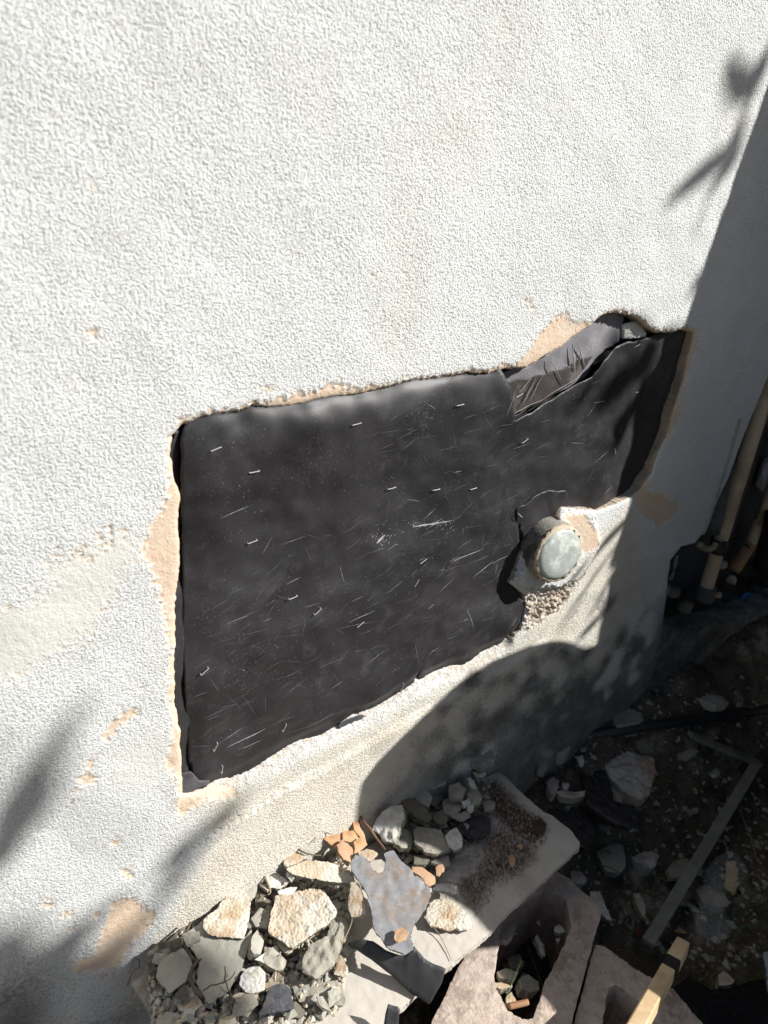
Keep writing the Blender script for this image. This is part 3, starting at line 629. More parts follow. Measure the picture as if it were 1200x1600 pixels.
far = mesh_obj('far_ground', [(-60,-60,-1.16),(60,-60,-1.16),(60,60,-1.16),(-60,60,-1.16)], [(0,1,2,3)], [SOIL]); far['kind'] = 'structure'
def gz(x, y):
    i = int(np.clip((x-gx0)/gc, 0, nx_-1)); j = int(np.clip((y-gy0)/gc, 0, ny_-1)); return float(GZ[j, i])
def onground(u, v, hgt=0.0):
    r = ray(u, v); r = r/np.linalg.norm(r); t = .3
    while t < 3.5:
        p = CAM+r*t
        if p[2] < gz(p[0], p[1])+hgt: return p
        t += .004
    return CAM+r*2

# ------------------------------------------------------------------ chunk builder
SLAB_N = np.array([-.066, -.048, .997]); SLAB_N /= np.linalg.norm(SLAB_N); SLAB_A = wallpt(205, 1535, -.03)
def frame(n):
    n = np.asarray(n, float); e1 = np.cross([0, 1.0, 0], n); e1 /= np.linalg.norm(e1); e2 = np.cross(n, e1); return e1, e2, n
def chunk(name, px, p0, n, th, top, side, label, cat, tilt=(0, 0), cell=.0014, rough=.0006, dome=.0006, rag=.0006, holes=(), seed=None, group=None, grain=.0006, bottom_in=.12, lo=.0018, hi=.005, parent=None):
    """piece whose top outline sits on plane (p0,n); sides drop th below it"""
    seed = seed if seed is not None else (sum(int(a*7+b*13) for a, b in px) % 9973)
    e1, e2, nn = frame(n)
    def loc(u, v): q = onplane(u, v, p0, nn)-p0; return (float(q@e1), float(q@e2))
    P = ragged([loc(u, v) for u, v in px], .004, rag, seed) if rag else [loc(u, v) for u, v in px]
    H = [ragged([loc(u, v) for u, v in h_], .004, rag, seed+9) if rag else [loc(u, v) for u, v in h_] for h_ in holes]
    x, y, F, E, B = grid_in_poly(P, H, cell)
    if len(x) < 6: return None
    a = np.array(P); w0, h0 = a.max(0)-a.min(0)
    nf = NoiseField(a[:, 0].min()-.01, a[:, 1].min()-.01, w0+.02, h0+.02, cell*.7, lo, hi, seed)(x, y)
    nb = NoiseField(a[:, 0].min()-.01, a[:, 1].min()-.01, w0+.02, h0+.02, cell*.7, .012, .05, seed+1)(x, y)
    d, _, _ = sdf(x, y, P)
    for h_ in H: d = np.maximum(d, -sdf(x, y, h_)[0])
    z = np.tanh(nf*1.2)*grain*.95+nb*rough*.4-dome*np.exp(np.minimum(d, 0)/.003)
    cx, cy = x.mean(), y.mean()
    rings = [(x, y, z)]; faces = [F]; mi = [np.zeros(len(F), int)]; n0 = len(x); bi = np.unique(E); tot = n0
    rings.append((x[bi], y[bi], z[bi])); last = -np.ones(n0, int); last[bi] = tot+np.arange(len(bi)); tot += len(bi)
    r = np.random.default_rng(seed); rs = []
    for k, f in enumerate((.3, .65, 1.0)):
        s = 1-bottom_in*f**2*(1 if not H else .15)
        j = r.normal(0, rag*.8, (len(bi), 2))
        bx = cx+(x[bi]-cx)*s+j[:, 0]; by = cy+(y[bi]-cy)*s+j[:, 1]; bz = z[bi]*(1-f)-th*f+r.normal(0, rag*.3, len(bi))
        rings.append((bx, by, bz)); nm = -np.ones(n0, int); nm[bi] = tot+np.arange(len(bi)); tot += len(bi)
        faces.append(np.stack([last[E[:, 1]], last[E[:, 0]], nm[E[:, 0]], nm[E[:, 1]]], 1)); mi.append(np.ones(len(E), int)); last = nm
    X = np.concatenate([q[0] for q in rings]); Y = np.concatenate([q[1] for q in rings]); Zz = np.concatenate([q[2] for q in rings])
    c0 = p0+e1*cx+e2*cy
    L3 = np.stack([X-cx, Y-cy, Zz], 1)
    o_mesh = fast_mesh(name, L3, np.concatenate(faces), [top, side], np.concatenate(mi), np.concatenate(mi) == 0)
    # flat side shading so broken edges stay crisp
    o = bpy.data.objects.new(name, o_mesh); COL.objects.link(o)
    R3 = Matrix(((e1[0], e2[0], nn[0]), (e1[1], e2[1], nn[1]), (e1[2], e2[2], nn[2])))
    R3 = R3 @ Matrix.Rotation(tilt[0], 3, 'X') @ Matrix.Rotation(tilt[1], 3, 'Y')
    o.matrix_world = Matrix.Translation(Vector(c0)) @ R3.to_4x4()
    if parent is not None:
        o.parent = parent; o.matrix_parent_inverse = Matrix.Translation(-Vector(parent.location))
    else: tag(o, label, cat, group)
    return o
def sp(hgt): return SLAB_A+SLAB_N*hgt          # point on a plane hgt above the slab top

# ------------------------------------------------------------------ the slab
def slab_mat():
    m = CONCRETE.copy(); m.name = 'slab_concrete_stained'; t = m.node_tree; n = t.nodes; L = t.links; b = n['Principled BSDF']
    src = b.inputs['Base Color'].links[0].from_socket
    at = n.new('ShaderNodeAttribute'); at.attribute_name = 'soil'; mx = n.new('ShaderNodeMix'); mx.data_type = 'RGBA'
    nz = n.new('ShaderNodeTexNoise'); nz.inputs['Scale'].default_value = 220; nz.inputs['Detail'].default_value = 6
    tc = n.new('ShaderNodeTexCoord'); L.new(tc.outputs['Object'], nz.inputs['Vector'])
    r = n.new('ShaderNodeValToRGB'); r.color_ramp.elements[0].position = .35; r.color_ramp.elements[0].color = (.035, .02, .013, 1); r.color_ramp.elements[1].position = .7; r.color_ramp.elements[1].color = (.13, .085, .06, 1)
    L.new(nz.outputs['Fac'], r.inputs[0]); L.new(at.outputs['Fac'], mx.inputs['Factor']); L.new(src, mx.inputs['A']); L.new(r.outputs[0], mx.inputs['B']); L.new(mx.outputs['Result'], b.inputs['Base Color'])
    return m
slab = chunk('concrete_slab', [(205,1535),(300,1480),(420,1411),(540,1342),(660,1273),(770,1208),(782,1206),(820,1243),(851,1270),(862,1273),(892,1297),(906,1316),(905,1325),(852,1372),(790,1428),(763,1459),(697,1513),(647,1557),(560,1639),(376,1812)],
    sp(0), SLAB_N, .011, slab_mat(), CONCRETE, 'broken pale concrete slab lying against the wall under the rubble', 'concrete slab', cell=.0026, rough=.0004, dome=.0005, rag=.0004, grain=.0002, bottom_in=0, lo=.004, hi=.02)
def paint_soil(o):
    me = o.data; n = len(me.vertices); co = np.zeros(n*3); me.vertices.foreach_get('co', co); co = co.reshape(-1, 3)
    mw = np.array(o.matrix_world); wco = co@mw[:3, :3].T+mw[:3, 3]; e1, e2, nn = frame(SLAB_N)
    x = (wco-SLAB_A)@e1; y = (wco-SLAB_A)@e2
    def P(px): return [tuple((onplane(u, v, SLAB_A, SLAB_N)-SLAB_A)@np.array([e1, e2]).T) for u, v in px]
    nf = NoiseField(-.3, -.5, 1.2, .9, .002, .005, .03, 77)(x, y); nf2 = NoiseField(-.3, -.5, 1.2, .9, .002, .002, .006, 78)(x, y)
    A = np.zeros(n)
    for px, k in ((Z(500,1150,3,[(780,220),(830,215),(900,290),(970,350),(1040,390),(1060,430),(1040,490),(1000,520),(900,460),(840,400),(790,330)]), 1.1),
                  (Z(500,1150,3,[(840,420),(1000,500),(1010,580),(930,640),(800,700),(740,830),(680,780),(640,700),(720,640),(780,560),(760,480)]), .8),
                  (Z(500,1150,3,[(620,360),(800,370),(820,470),(700,520),(600,600),(560,700),(640,760),(560,760),(500,600)]), .7),
                  (Z(200,1150,3,[(60,1080),(270,900),(480,740),(640,640),(760,600),(1000,560),(1040,900),(900,1280),(500,1400),(130,1400)]), .42)):
        d, _, _ = sdf(x, y, P(px)); A = np.maximum(A, k*smooth01(.5-(d+nf*.004)/.022))
    A = np.clip(A*(1+.45*nf2+.2*nf), 0, 1)
    at = me.attributes.new('soil', 'FLOAT_COLOR', 'POINT'); at.data.foreach_set('color', np.stack([A, A, A, np.ones(n)], 1).astype(np.float32).ravel())
paint_soil(slab)

# ------------------------------------------------------------------ hero pieces traced on the slab
Z1 = lambda p: Z(200, 1150, 3, p)
Z2 = lambda p: Z(500, 1150, 3, p)
Z3 = lambda p: Z(800, 1050, 2.91, p)
def piece(px, base, th, top, side, label, cat='stucco chunk', name='stucco_chunk', tilt=(0, 0), **k):
    return chunk(name, px, sp(base+th), SLAB_N, th*.62, top, side, label, cat, tilt, **k)
W, T_, C_ = STUCCO_WHITE, STUCCO_TAN, STUCCO
piece(Z1([(280,920),(345,868),(400,925),(470,940),(550,940),(580,905),(575,960),(560,1000),(540,1070),(525,1110),(470,1190),(380,1250),(345,1200),(320,1150),(335,1050),(290,985)]), .012, .014, MORTAR_SMOOTH, MORTAR,
      'large smooth grey mortar plate cracked by dark roots at the slab corner', 'mortar plate', 'mortar_plate', grain=.0003, tilt=(.02, -.03))
piece(Z1([(490,713),(530,705),(580,770),(562,890),(545,950),(460,942),(390,936),(352,900),(350,862),(410,812),(448,760)]), .026, .008, C_, MORTAR, 'cream rough stucco skin lying over the large grey mortar plate', tilt=(.03, .02), grain=.0011)
piece(Z1([(150,1060),(180,1030),(250,982),(290,1020),(300,1085),(272,1150),(190,1212),(130,1125),(135,1090)]), .014, .010, MORTAR_SMOOTH, MORTAR, 'leftmost smooth grey mortar plate, leaf shaped, beside the dark root', 'mortar plate', 'mortar_plate', grain=.0002, tilt=(-.03, .02))
piece(Z1([(528,708),(560,698),(600,702),(597,755),(565,775),(550,740)]), .018, .008, MORTAR_SMOOTH, MORTAR, 'small flat grey chip tucked against the wall above the cream stucco skin', 'mortar chip', 'mortar_chip', grain=.0002)
piece(Z1([(740,632),(790,605),(830,588),(920,588),(1005,600),(1030,640),(1068,670),(1050,684),(960,672),(860,668),(775,655)]), .030, .016, T_, MORTAR, 'long wedge of tan stucco lying level beside the wall', tilt=(.10, .02), grain=.001)
piece(Z1([(727,580),(742,545),(770,538),(805,545),(842,570),(795,590),(740,612),(732,600)]), .028, .018, C_, MORTAR, 'little cream stucco block with a grey front at the foot of the wall', tilt=(.05, -.05), grain=.0008)
piece(Z1([(690,752),(720,740),(760,745),(850,722),(900,722),(932,742),(985,830),(950,878),(860,930),(770,985),(700,950),(655,912),(668,850)]), .022, .020, T_, MORTAR, 'biggest tan stucco chunk with a white worn top in the middle of the pile', tilt=(.06, -.05), grain=.0012, rough=.0014)
piece(Z1([(950,872),(985,840),(1022,850),(1035,900),(1030,945),(1018,965),(930,938)]), .016, .012, MORTAR, MORTAR, 'grey mortar piece under the right end of the biggest tan chunk', 'mortar chunk', 'mortar_chunk')
piece(Z1([(1042,692),(1078,698),(1100,750),(1115,830),(1085,840),(1045,838),(1028,800)]), .026, .022, C_, MORTAR, 'upright cream stucco shard left of the silvered paper flake', tilt=(.1, -.35))
piece(Z1([(575,858),(620,800),(660,812),(672,840),(652,897),(600,893)]), .018, .014, MORTAR, MORTAR, 'small squarish grey mortar chunk left of the biggest tan chunk', 'mortar chunk', 'mortar_chunk', tilt=(.1, .1))
piece(Z1([(572,1010),(585,940),(612,898),(645,930),(640,975),(620,1030),(580,1032)]), .012, .022, MORTAR_SMOOTH, MORTAR, 'narrow grey mortar splinter standing between the two plates', 'mortar splinter', 'mortar_splinter', tilt=(.05, .45))
piece(Z1([(630,1062),(640,985),(688,1000),(742,1048),(730,1085),(695,1095),(650,1080)]), .012, .020, MORTAR, MORTAR, 'rough grey mortar lump below the biggest tan chunk', 'mortar chunk', 'mortar_chunk', tilt=(.15, .1), rough=.002)
piece(Z1([(528,1128),(560,1090),(615,1082),(645,1108),(650,1135),(640,1190),(600,1203),(555,1192),(522,1165)]), .018, .012, W, MORTAR, 'bright white rounded stucco chip near the bottom of the picture', grain=.0011, tilt=(.1, -.05))
piece(Z1([(612,1315),(630,1258),(662,1190),(715,1160),(745,1165),(762,1185),(778,1268),(705,1292)]), .012, .020, ASPHALT, ASPHALT, 'dark grey asphalt lump among the pale stucco pieces', 'asphalt lump', 'asphalt_lump', rough=.001, tilt=(.1, .1))
piece(Z1([(818,1098),(830,1030),(855,978),(905,955),(962,945),(1002,978),(965,1060),(930,1090),(880,1132)]), .016, .026, MORTAR, MORTAR, 'blocky grey mortar chunk right of the bottom stucco chips', 'mortar chunk', 'mortar_chunk', tilt=(.12, -.15), rough=.0025)
piece(Z1([(768,1152),(850,1122),(940,1112),(1000,1150),(1022,1250),(935,1262),(870,1272),(800,1250)]), .004, .012, MORTAR, MORTAR, 'low crumbling grey mortar patch on the slab beside the asphalt lump', 'mortar chunk', 'mortar_chunk', rough=.0016)
piece(Z1([(488,1212),(540,1198),(602,1206),(622,1230),(570,1272),(500,1242)]), .012, .014, C_, MORTAR, 'cream stucco chip just below the bright white rounded one')
piece(Z1([(428,1322),(500,1298),(517,1350),(420,1355)]), .010, .012, T_, MORTAR, 'orange tan stucco chip cut by the bottom edge of the picture')
piece(Z1([(640,660),(700,638),(757,680),(712,722),(662,712)]), .020, .012, W, MORTAR, 'pale pinkish stucco chip below the little cream block')
piece(Z1([(700,735),(750,712),(800,700),(765,758),(725,762)]), .026, .006, W, W, 'thin white curved stucco flake at the left of the biggest chunk', tilt=(.2, .2))
piece(Z1([(995,1032),(1022,1078),(1008,1132),(962,1112)]), .014, .016, C_, MORTAR, 'cream stucco shard beside the black paper flap', tilt=(.2, -.3))
piece(Z1([(690,950),(740,958),(780,1010),(745,1020),(700,985)]), .018, .01, T_, MORTAR, 'thin tan stucco sliver under the front of the biggest chunk')
piece(Z1([(205,1215),(280,1165),(335,1215),(360,1260),(300,1300),(235,1290)]), .004, .012, C_, MORTAR, 'broken cream stucco bits below the leaf shaped plate', rough=.002)
piece(Z1([(130,1330),(180,1290),(235,1300),(250,1350),(130,1360)]), .004, .012, MORTAR_SMOOTH, MORTAR, 'grey mortar plate at the bottom edge of the picture on the slab', 'mortar plate', 'mortar_plate')
piece(Z1([(620,1310),(690,1290),(770,1270),(800,1350),(640,1360)]), .004, .010, W, MORTAR, 'white stucco chip at the bottom edge below the asphalt lump')
piece(Z1([(75,1035),(120,990),(220,930),(270,890),(285,930),(250,985),(180,1030),(140,1065),(130,1130),(100,1110)]), .006, .010, MORTAR_DARK, MORTAR_DARK, 'dark soil crust between the wall and the leaf shaped plate', 'soil crust', 'soil_crust', rough=.003)
piece(Z1([(600,720),(650,740),(680,790),(640,800),(610,850),(590,790)]), .010, .012, MORTAR_DARK, MORTAR_DARK, 'brown earthy crust left of the biggest tan chunk', 'soil crust', 'soil_crust', rough=.003)
# clay / sheathing fragments
br = thing('sheathing_fragment', 'cracked orange sheathing fragment propped against the wall', 'board fragment', tuple(onplane(545, 1305, sp(.03), SLAB_N)))
for q_, tl in (([(895,470),(975,392),(988,400),(1000,452),(940,468)], (.4, .05)), ([(992,392),(1035,370),(1052,440),(1006,452)], (.5, .12)), ([(1041,366),(1060,360),(1110,430),(1128,498),(1092,470),(1060,440)], (.42, .2)),
               ([(1004,458),(1056,446),(1088,474),(1052,498),(1008,486)], (.45, .1)), ([(900,476),(940,474),(1000,458),(1003,490),(975,520),(960,508)], (.5, -.05)), ([(1056,503),(1092,476),(1128,503),(1062,556)], (.4, .15))):
    chunk('fragment_face', Z1(q_), sp(.045), SLAB_N, .008, SHEATH, SHEATH, '', '', tilt=tl, grain=.0002, rag=.0004, parent=br)
piece(Z1([(975,520),(1010,488),(1055,520),(1070,550),(1035,600),(1000,570)]), .034, .012, CLAY, CLAY, 'small folded orange fragment in front of the cracked sheathing piece', 'board fragment', 'sheathing_fragment', tilt=(.3, .2), grain=.0002)
piece(Z2([(430,618),(480,618),(520,640),(545,655),(535,705),(500,690),(470,655),(432,640)]), .040, .006, CLAY, CLAY, 'curled orange flake beside the silvered paper', 'board fragment', 'sheathing_fragment', tilt=(.2, .1), grain=.0002)
piece(Z2([(540,610),(575,598),(582,620),(560,655),(542,650)]), .036, .006, CLAY, CLAY, 'tiny orange crumb right of the curled orange flake', 'board fragment', 'sheathing_fragment')
piece(Z2([(885,560),(900,552),(920,568),(905,615),(888,600)]), .003, .005, CLAY, CLAY, 'orange tan chip lying alone on the stained right half of the slab', 'clay chip', 'clay_chip')
piece(Z2([(925,508),(945,500),(952,520),(935,532)]), .003, .004, CLAY, CLAY, 'tiny orange chip behind the larger one on the stained slab', 'clay chip', 'clay_chip')
piece(Z2([(1000,405),(1032,380),(1062,412),(1048,465),(1002,452)]), .002, .003, mat('brown_flake', (.05, .03, .02), (.08, .05, .035), None, 40, .8), MORTAR_DARK, 'dark brown flat flake near the far right of the slab', 'flake', 'brown_flake', grain=.0002)
# silvered flake and black flaps
fl = piece(Z2([(140,600),(165,563),(215,573),(245,620),(272,640),(296,636),(305,605),(298,552),(345,540),(380,590),(430,622),(440,652),(500,690),(527,740),(500,790),(470,840),(440,880),(428,920),(440,990),(400,1020),(320,990),(250,900),(240,820),(220,740),(180,680),(145,632)]),
      .050, .0035, FLAKE, FELT, 'torn sheet of silvery grey weathered paper lying on the rubble', 'paper flake', 'paper_flake', rough=.0007, dome=.0003, grain=.0001, bottom_in=0, tilt=(.05, .03))
piece(Z2([(352,915),(385,900),(412,918),(405,945),(370,965),(355,950)]), .058, .004, CLAY, CLAY, 'orange brown crumb sitting on the silvery paper sheet', 'clay chip', 'clay_chip')
def bent_sheet(name, px, hs, th, m, label, cat, seed=1):
    """paper sheet with its own height at each traced corner, thickened"""
    P3 = [onplane(u, v, sp(h_), SLAB_N) for (u, v), h_ in zip(px, hs)]
    e1, e2, nn = frame(SLAB_N); L = [((p-SLAB_A)@e1, (p-SLAB_A)@e2, (p-SLAB_A)@nn) for p in P3]
    P = ragged([(a, b) for a, b, _ in L], .006, .0002, seed); x, y, F, E, B = grid_in_poly(P, [], .0025)
    LA = np.array(L); mx_, my_ = LA[:, 0].mean(), LA[:, 1].mean()
    bas = lambda X_, Y_: np.stack([np.ones_like(X_), X_-mx_, Y_-my_, ((X_-mx_)**2)*10, (X_-mx_)*(Y_-my_)*10, ((Y_-my_)**2)*10], 1)
    cf = np.linalg.lstsq(np.concatenate([bas(LA[:, 0], LA[:, 1]), np.eye(6)*.01]), np.concatenate([LA[:, 2], np.zeros(6)]), rcond=None)[0]
    z = bas(x, y)@cf + NoiseField(x.min()-.01, y.min()-.01, np.ptp(x)+.02, np.ptp(y)+.02, .002, .02, .08, seed)(x, y)*.0006
    V = SLAB_A+np.outer(x, e1)+np.outer(y, e2)+np.outer(z, nn); n = len(V); V2 = V-nn*th
    SF = np.stack([E[:, 1], E[:, 0], n+E[:, 0], n+E[:, 1]], 1)
    c = V.mean(0)
    me = fast_mesh(name, np.concatenate([V, V2])-c, np.concatenate([F, F[:, ::-1]+n, SF]), [m]); o = bpy.data.objects.new(name, me); o.location = Vector(c); COL.objects.link(o)
    return tag(o, label, cat)
FELT_SH = mat('felt_scrap', (.035, .035, .037), (.055, .055, .057), (.07, .07, .07), 20, .6, .2, 600, .0004, grain=.2)
bent_sheet('paper_scrap', Z2([(120,965),(190,955),(250,955),(310,985),(400,1015),(440,990),(490,1040),(590,1088),(570,1160),(515,1255),(430,1205),(330,1130),(230,1060),(170,1000)]), [.035,.04,.045,.045,.045,.045,.04,.035,.02,.004,.008,.012,.018,.03], .0015, FELT_SH, 'black bent paper scrap hanging over the front edge of the slab', 'paper scrap', 3)
bent_sheet('paper_scrap', Z2([(322,1238),(375,1265),(368,1330),(362,1420),(290,1420),(305,1300)]), [.04,.034,.02,.004,.004,.025], .0015, FELT_SH, 'small black paper scrap standing at the bottom edge of the picture', 'paper scrap', 4)
bent_sheet('paper_scrap', Z2([(528,690),(560,680),(600,678),(652,700),(645,740),(590,757),(525,728)]), [.05,.04,.03,.02,.02,.02,.045], .0015, FELT, 'curled black paper scrap on the slab right of the silvery sheet', 'paper scrap', 5)
piece(Z2([(485,850),(510,800),(535,775),(570,770),(625,775),(680,820),(700,855),(717,890),(690,905),(640,898),(600,905),(520,888)]), .002, .010, C_, C_, 'cream stucco piece alone on the lit front corner of the slab', grain=.0012, tilt=(.05, 0))
piece(Z2([(245,425),(265,385),(290,360),(340,345),(385,345),(395,380),(372,440),(350,488),(290,472),(270,440)]), .020, .032, W, MORTAR, 'white faced stucco rock at the edge of the shadow on the slab', tilt=(.1, -.45), rough=.002)
piece(Z2([(440,440),(450,415),(510,420),(570,430),(590,490),(605,530),(540,563),(490,545),(445,500)]), .022, .014, MORTAR, MORTAR, 'square grey mortar plate in the shaded rubble on the slab', 'mortar plate', 'mortar_plate', tilt=(-.12, .1))
piece(Z2([(588,470),(605,450),(632,440),(660,468),(667,515),(635,530),(603,512)]), .018, .020, W, ROCK, 'pale grey pebble like chunk right of the square mortar plate', tilt=(.1, -.25))
piece(Z2([(378,295),(392,275),(420,285),(500,332),(530,378),(512,400),(465,392),(385,325)]), .030, .010, WOOD_GREY, WOOD_GREY, 'weathered piece of board in the shaded rubble near the wall', 'wood piece', 'wood_piece', tilt=(.05, .1), grain=.0002)
piece(Z2([(508,215),(570,168),(602,188),(590,222),(520,252)]), .026, .012, MORTAR, MORTAR, 'flat mortar piece nearest the wall in the shaded pile', 'mortar chunk', 'mortar_chunk', tilt=(.1, .1))
piece(Z2([(603,232),(650,213),(682,245),(670,287),(610,280)]), .020, .022, MORTAR, MORTAR, 'rounded mortar lump at the back of the shaded pile', 'mortar chunk', 'mortar_chunk')
piece(Z2([(690,272),(740,243),(762,280),(750,317),(700,312)]), .014, .018, MORTAR, MORTAR, 'mortar lump beside the two tiny white chips in the shade', 'mortar chunk', 'mortar_chunk')
piece(Z2([(760,310),(795,303),(822,312),(818,337),(770,345)]), .006, .014, ROCK, ROCK, 'oval grey stone at the edge of the dirt stain on the slab', 'stone', 'stone')
piece(Z2([(663,302),(700,288),(707,310),(678,327)]), .020, .014, W, W, 'tiny white chip, the upper of two in the shaded pile')
piece(Z2([(690,325),(718,315),(722,338),(700,350)]), .018, .014, W, W, 'tiny white chip, the lower of two in the shaded pile')
piece(Z2([(690,72),(720,58),(760,55),(815,78),(818,118),(772,135),(705,117)]), .020, .030, ROCK, ROCK, 'tan and white stone topping the far end of the pile against the wall', 'stone', 'stone', rough=.003)
piece(Z2([(715,168),(760,160),(780,172),(770,192),(728,192)]), .018, .012, T_, MORTAR, 'small tan stucco chip below the stone at the far end of the pile')
piece(Z2([(430,252),(480,233),(530,282),(512,330),(452,302)]), .026, .010, MORTAR, MORTAR, 'mortar piece behind the weathered board in the shade', 'mortar chunk', 'mortar_chunk', tilt=(.15, 0))
piece(Z2([(572,300),(600,285),(650,298),(668,330),(640,380),(580,362)]), .012, .014, ROCK, MORTAR, 'brownish stone in the centre of the shaded pile', 'stone', 'stone')
piece(Z2([(615,380),(690,350),(712,370),(665,397)]), .020, .008, MORTAR, MORTAR, 'thin greenish mortar splinter in front of the white chips', 'mortar splinter', 'mortar_splinter', tilt=(.2, .1))
piece(Z2([(690,205),(705,188),(725,205),(738,240),(718,248),(697,228)]), .022, .018, W, MORTAR, 'slim whitish chunk standing at the back of the shaded pile', tilt=(.2, .3))
piece(Z2([(605,400),(700,372),(760,370),(802,385),(795,460),(740,480),(690,488),(620,430)]), .003, .012, FELT_SH, FELT, 'limp black felt scrap lying on the slab in the shade', 'felt scrap', 'felt_scrap', rough=.003)
piece(Z2([(345,505),(370,460),(402,430),(440,460),(432,520),(380,530)]), .012, .018, MORTAR, MORTAR, 'grey mortar chunk left of the square plate', 'mortar chunk', 'mortar_chunk', tilt=(.1, .2))
piece(Z2([(440,560),(490,550),(520,580),(500,600),(440,600)]), .014, .014, MORTAR_DARK, MORTAR_DARK, 'dark mortar chunk below the square plate', 'mortar chunk', 'mortar_chunk')
piece(Z2([(640,545),(700,520),(710,540),(660,560),(630,560)]), .010, .010, MORTAR, MORTAR, 'flat grey sliver at the left end of the gritty stain', 'mortar splinter', 'mortar_splinter')
piece(Z2([(178,545),(220,525),(272,548),(245,582),(200,577)]), .046, .006, C_, MORTAR, 'pale stucco chip touching the notch of the silvery sheet')
piece(Z2([(520,590),(560,560),(600,555),(610,600),(560,605)]), .014, .012, ROCK, ROCK, 'pale speckled stone above the curled orange flake', 'stone', 'stone')
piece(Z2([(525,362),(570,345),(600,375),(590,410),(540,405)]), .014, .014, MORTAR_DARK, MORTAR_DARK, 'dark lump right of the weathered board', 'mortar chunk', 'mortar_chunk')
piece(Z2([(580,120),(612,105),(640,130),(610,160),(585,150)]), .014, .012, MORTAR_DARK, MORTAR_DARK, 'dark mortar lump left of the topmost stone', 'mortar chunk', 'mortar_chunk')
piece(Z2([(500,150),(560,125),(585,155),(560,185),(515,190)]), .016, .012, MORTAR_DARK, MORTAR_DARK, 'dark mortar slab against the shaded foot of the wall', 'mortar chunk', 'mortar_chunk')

# ------------------------------------------------------------------ roots, twigs, wires
def tube(name, pts, r0, r1, m, seg=7, bend=0, seed=0, sub=4):
    r = random.Random(seed); P = [Vector(p) for p in pts]; Q = []
    for i in range(len(P)-1):
        a = P[max(i-1, 0)]; b = P[i]; c = P[i+1]; d = P[min(i+2, len(P)-1)]
        for k in range(sub):
            t = k/sub; q = .5*((2*b)+(c-a)*t+(2*a-5*b+4*c-d)*t*t+(3*b-a-3*c+d)*t**3)
            Q.append(q+Vector((r.gauss(0, bend), r.gauss(0, bend), r.gauss(0, bend))))
    Q.append(P[-1]); vs = []; fs = []; n = len(Q)
    for i, q in enumerate(Q):
        tg = (Q[min(i+1, n-1)]-Q[max(i-1, 0)]).normalized(); qq = tg.to_track_quat('Z', 'Y'); rad = r0+(r1-r0)*i/(n-1)
        for k in range(seg):
            a = 2*math.pi*k/seg; vs.append(q+qq @ Vector((math.cos(a)*rad, math.sin(a)*rad, 0)))
    for i in range(n-1):
        for k in range(seg): fs.append((i*seg+k, i*seg+(k+1) % seg, (i+1)*seg+(k+1) % seg, (i+1)*seg+k))
    fs.append(tuple(reversed(range(seg)))); fs.append(tuple((n-1)*seg+k for k in range(seg)))
    c = sum(Q, Vector())/n
    o = mesh_obj(name, [v-c for v in vs], fs, [m]); o.location = c; return o
def slabpath(px, h_): 
    hs = h_ if isinstance(h_, (list, tuple)) else [h_]*len(px)
    return [onplane(u, v, sp(q), SLAB_N) for (u, v), q in zip(px, hs)]
tag(tube('root', slabpath(Z1([(290,880),(262,970),(300,1040),(322,1060),(298,1100),(302,1165),(350,1225)]), .034), .0016, .0022, ROOT, bend=.0006, seed=1), 'thick dark root running down the crack between the two mortar plates', 'root')
tag(tube('root', slabpath(Z1([(322,1060),(345,1045)]), .034), .0014, .0008, ROOT, seed=2), 'short dark spur branching off the thick root', 'root')
tag(tube('root', slabpath(Z1([(350,1195),(400,1165),(460,1150),(500,1105)]), .032), .0008, .0006, ROOT, bend=.0005, seed=3), 'thin root arching over the front of the large mortar plate', 'root')
tag(tube('root', slabpath(Z1([(455,1080),(455,1150),(480,1210),(510,1260),(515,1340)]), [.034,.034,.026,.026,.02]), .0007, .0009, ROOT, bend=.0005, seed=4), 'thin root hanging down left of the white rounded chip', 'root')
tag(tube('twig', slabpath(Z1([(0,1170),(20,1110),(55,1080),(35,1045),(5,1115)]), [.02,.03,.03,.05,.05]), .0008, .0005, ROOT, bend=.0004, seed=5), 'bent dark twig loop at the left corner of the slab', 'twig')
tag(tube('twig', slabpath(Z1([(20,1230),(60,1180),(120,1135)]), [.02,.02,.025]), .0006, .0005, TWIG, seed=6), 'pale straight straw over the left corner of the slab', 'twig')
tag(tube('twig', slabpath(Z1([(800,532),(850,555),(905,560)]), .05), .0013, .0007, MORTAR_DARK, seed=7), 'dark nail like twig beside the orange sheathing', 'twig')
tag(tube('twig', slabpath(Z1([(640,655),(655,690),(668,730),(655,745)]), .034), .0014, .0008, TWIG, seed=8), 'tan curved twig behind the pinkish chip', 'twig')
tag(tube('twig', slabpath(Z1([(870,500),(900,455),(960,460)]), .055), .0007, .0006, TWIG, seed=9), 'thin grey wire over the orange sheathing fragment', 'twig')
tag(tube('twig', slabpath(Z2([(520,880),(570,950),(617,1052)]), [.01,.004,.002]), .0006, .0004, TWIG, seed=10), 'fine dry straw on the lit front of the slab', 'twig')
tag(tube('wood_splinter', slabpath(Z2([(165,350),(235,440),(305,535)]), [.052,.046,.04]), .0028, .0022, WOOD_BROWN, seg=6, bend=.0005, seed=11), 'reddish brown bark splinter leaning beside the orange sheathing', 'splinter')
tag(tube('twig', slabpath(Z2([(640,450),(690,500)]), .03), .0005, .0004, TWIG, seed=12), 'straw crossing the pale pebble in the shade', 'twig')
for i, px in enumerate([[(885,965),(900,1010)], [(990,1000),(1050,870),(1030,810)], [(740,1020),(790,990)]]):
    tag(tube('twig', slabpath(Z1(px), .04), .0006, .0004, TWIG, seed=20+i), ['short straw stuck under the biggest tan chunk', 'dark hooked twig beside the upright cream shard', 'straw stub at the front of the biggest tan chunk'][i], 'twig')

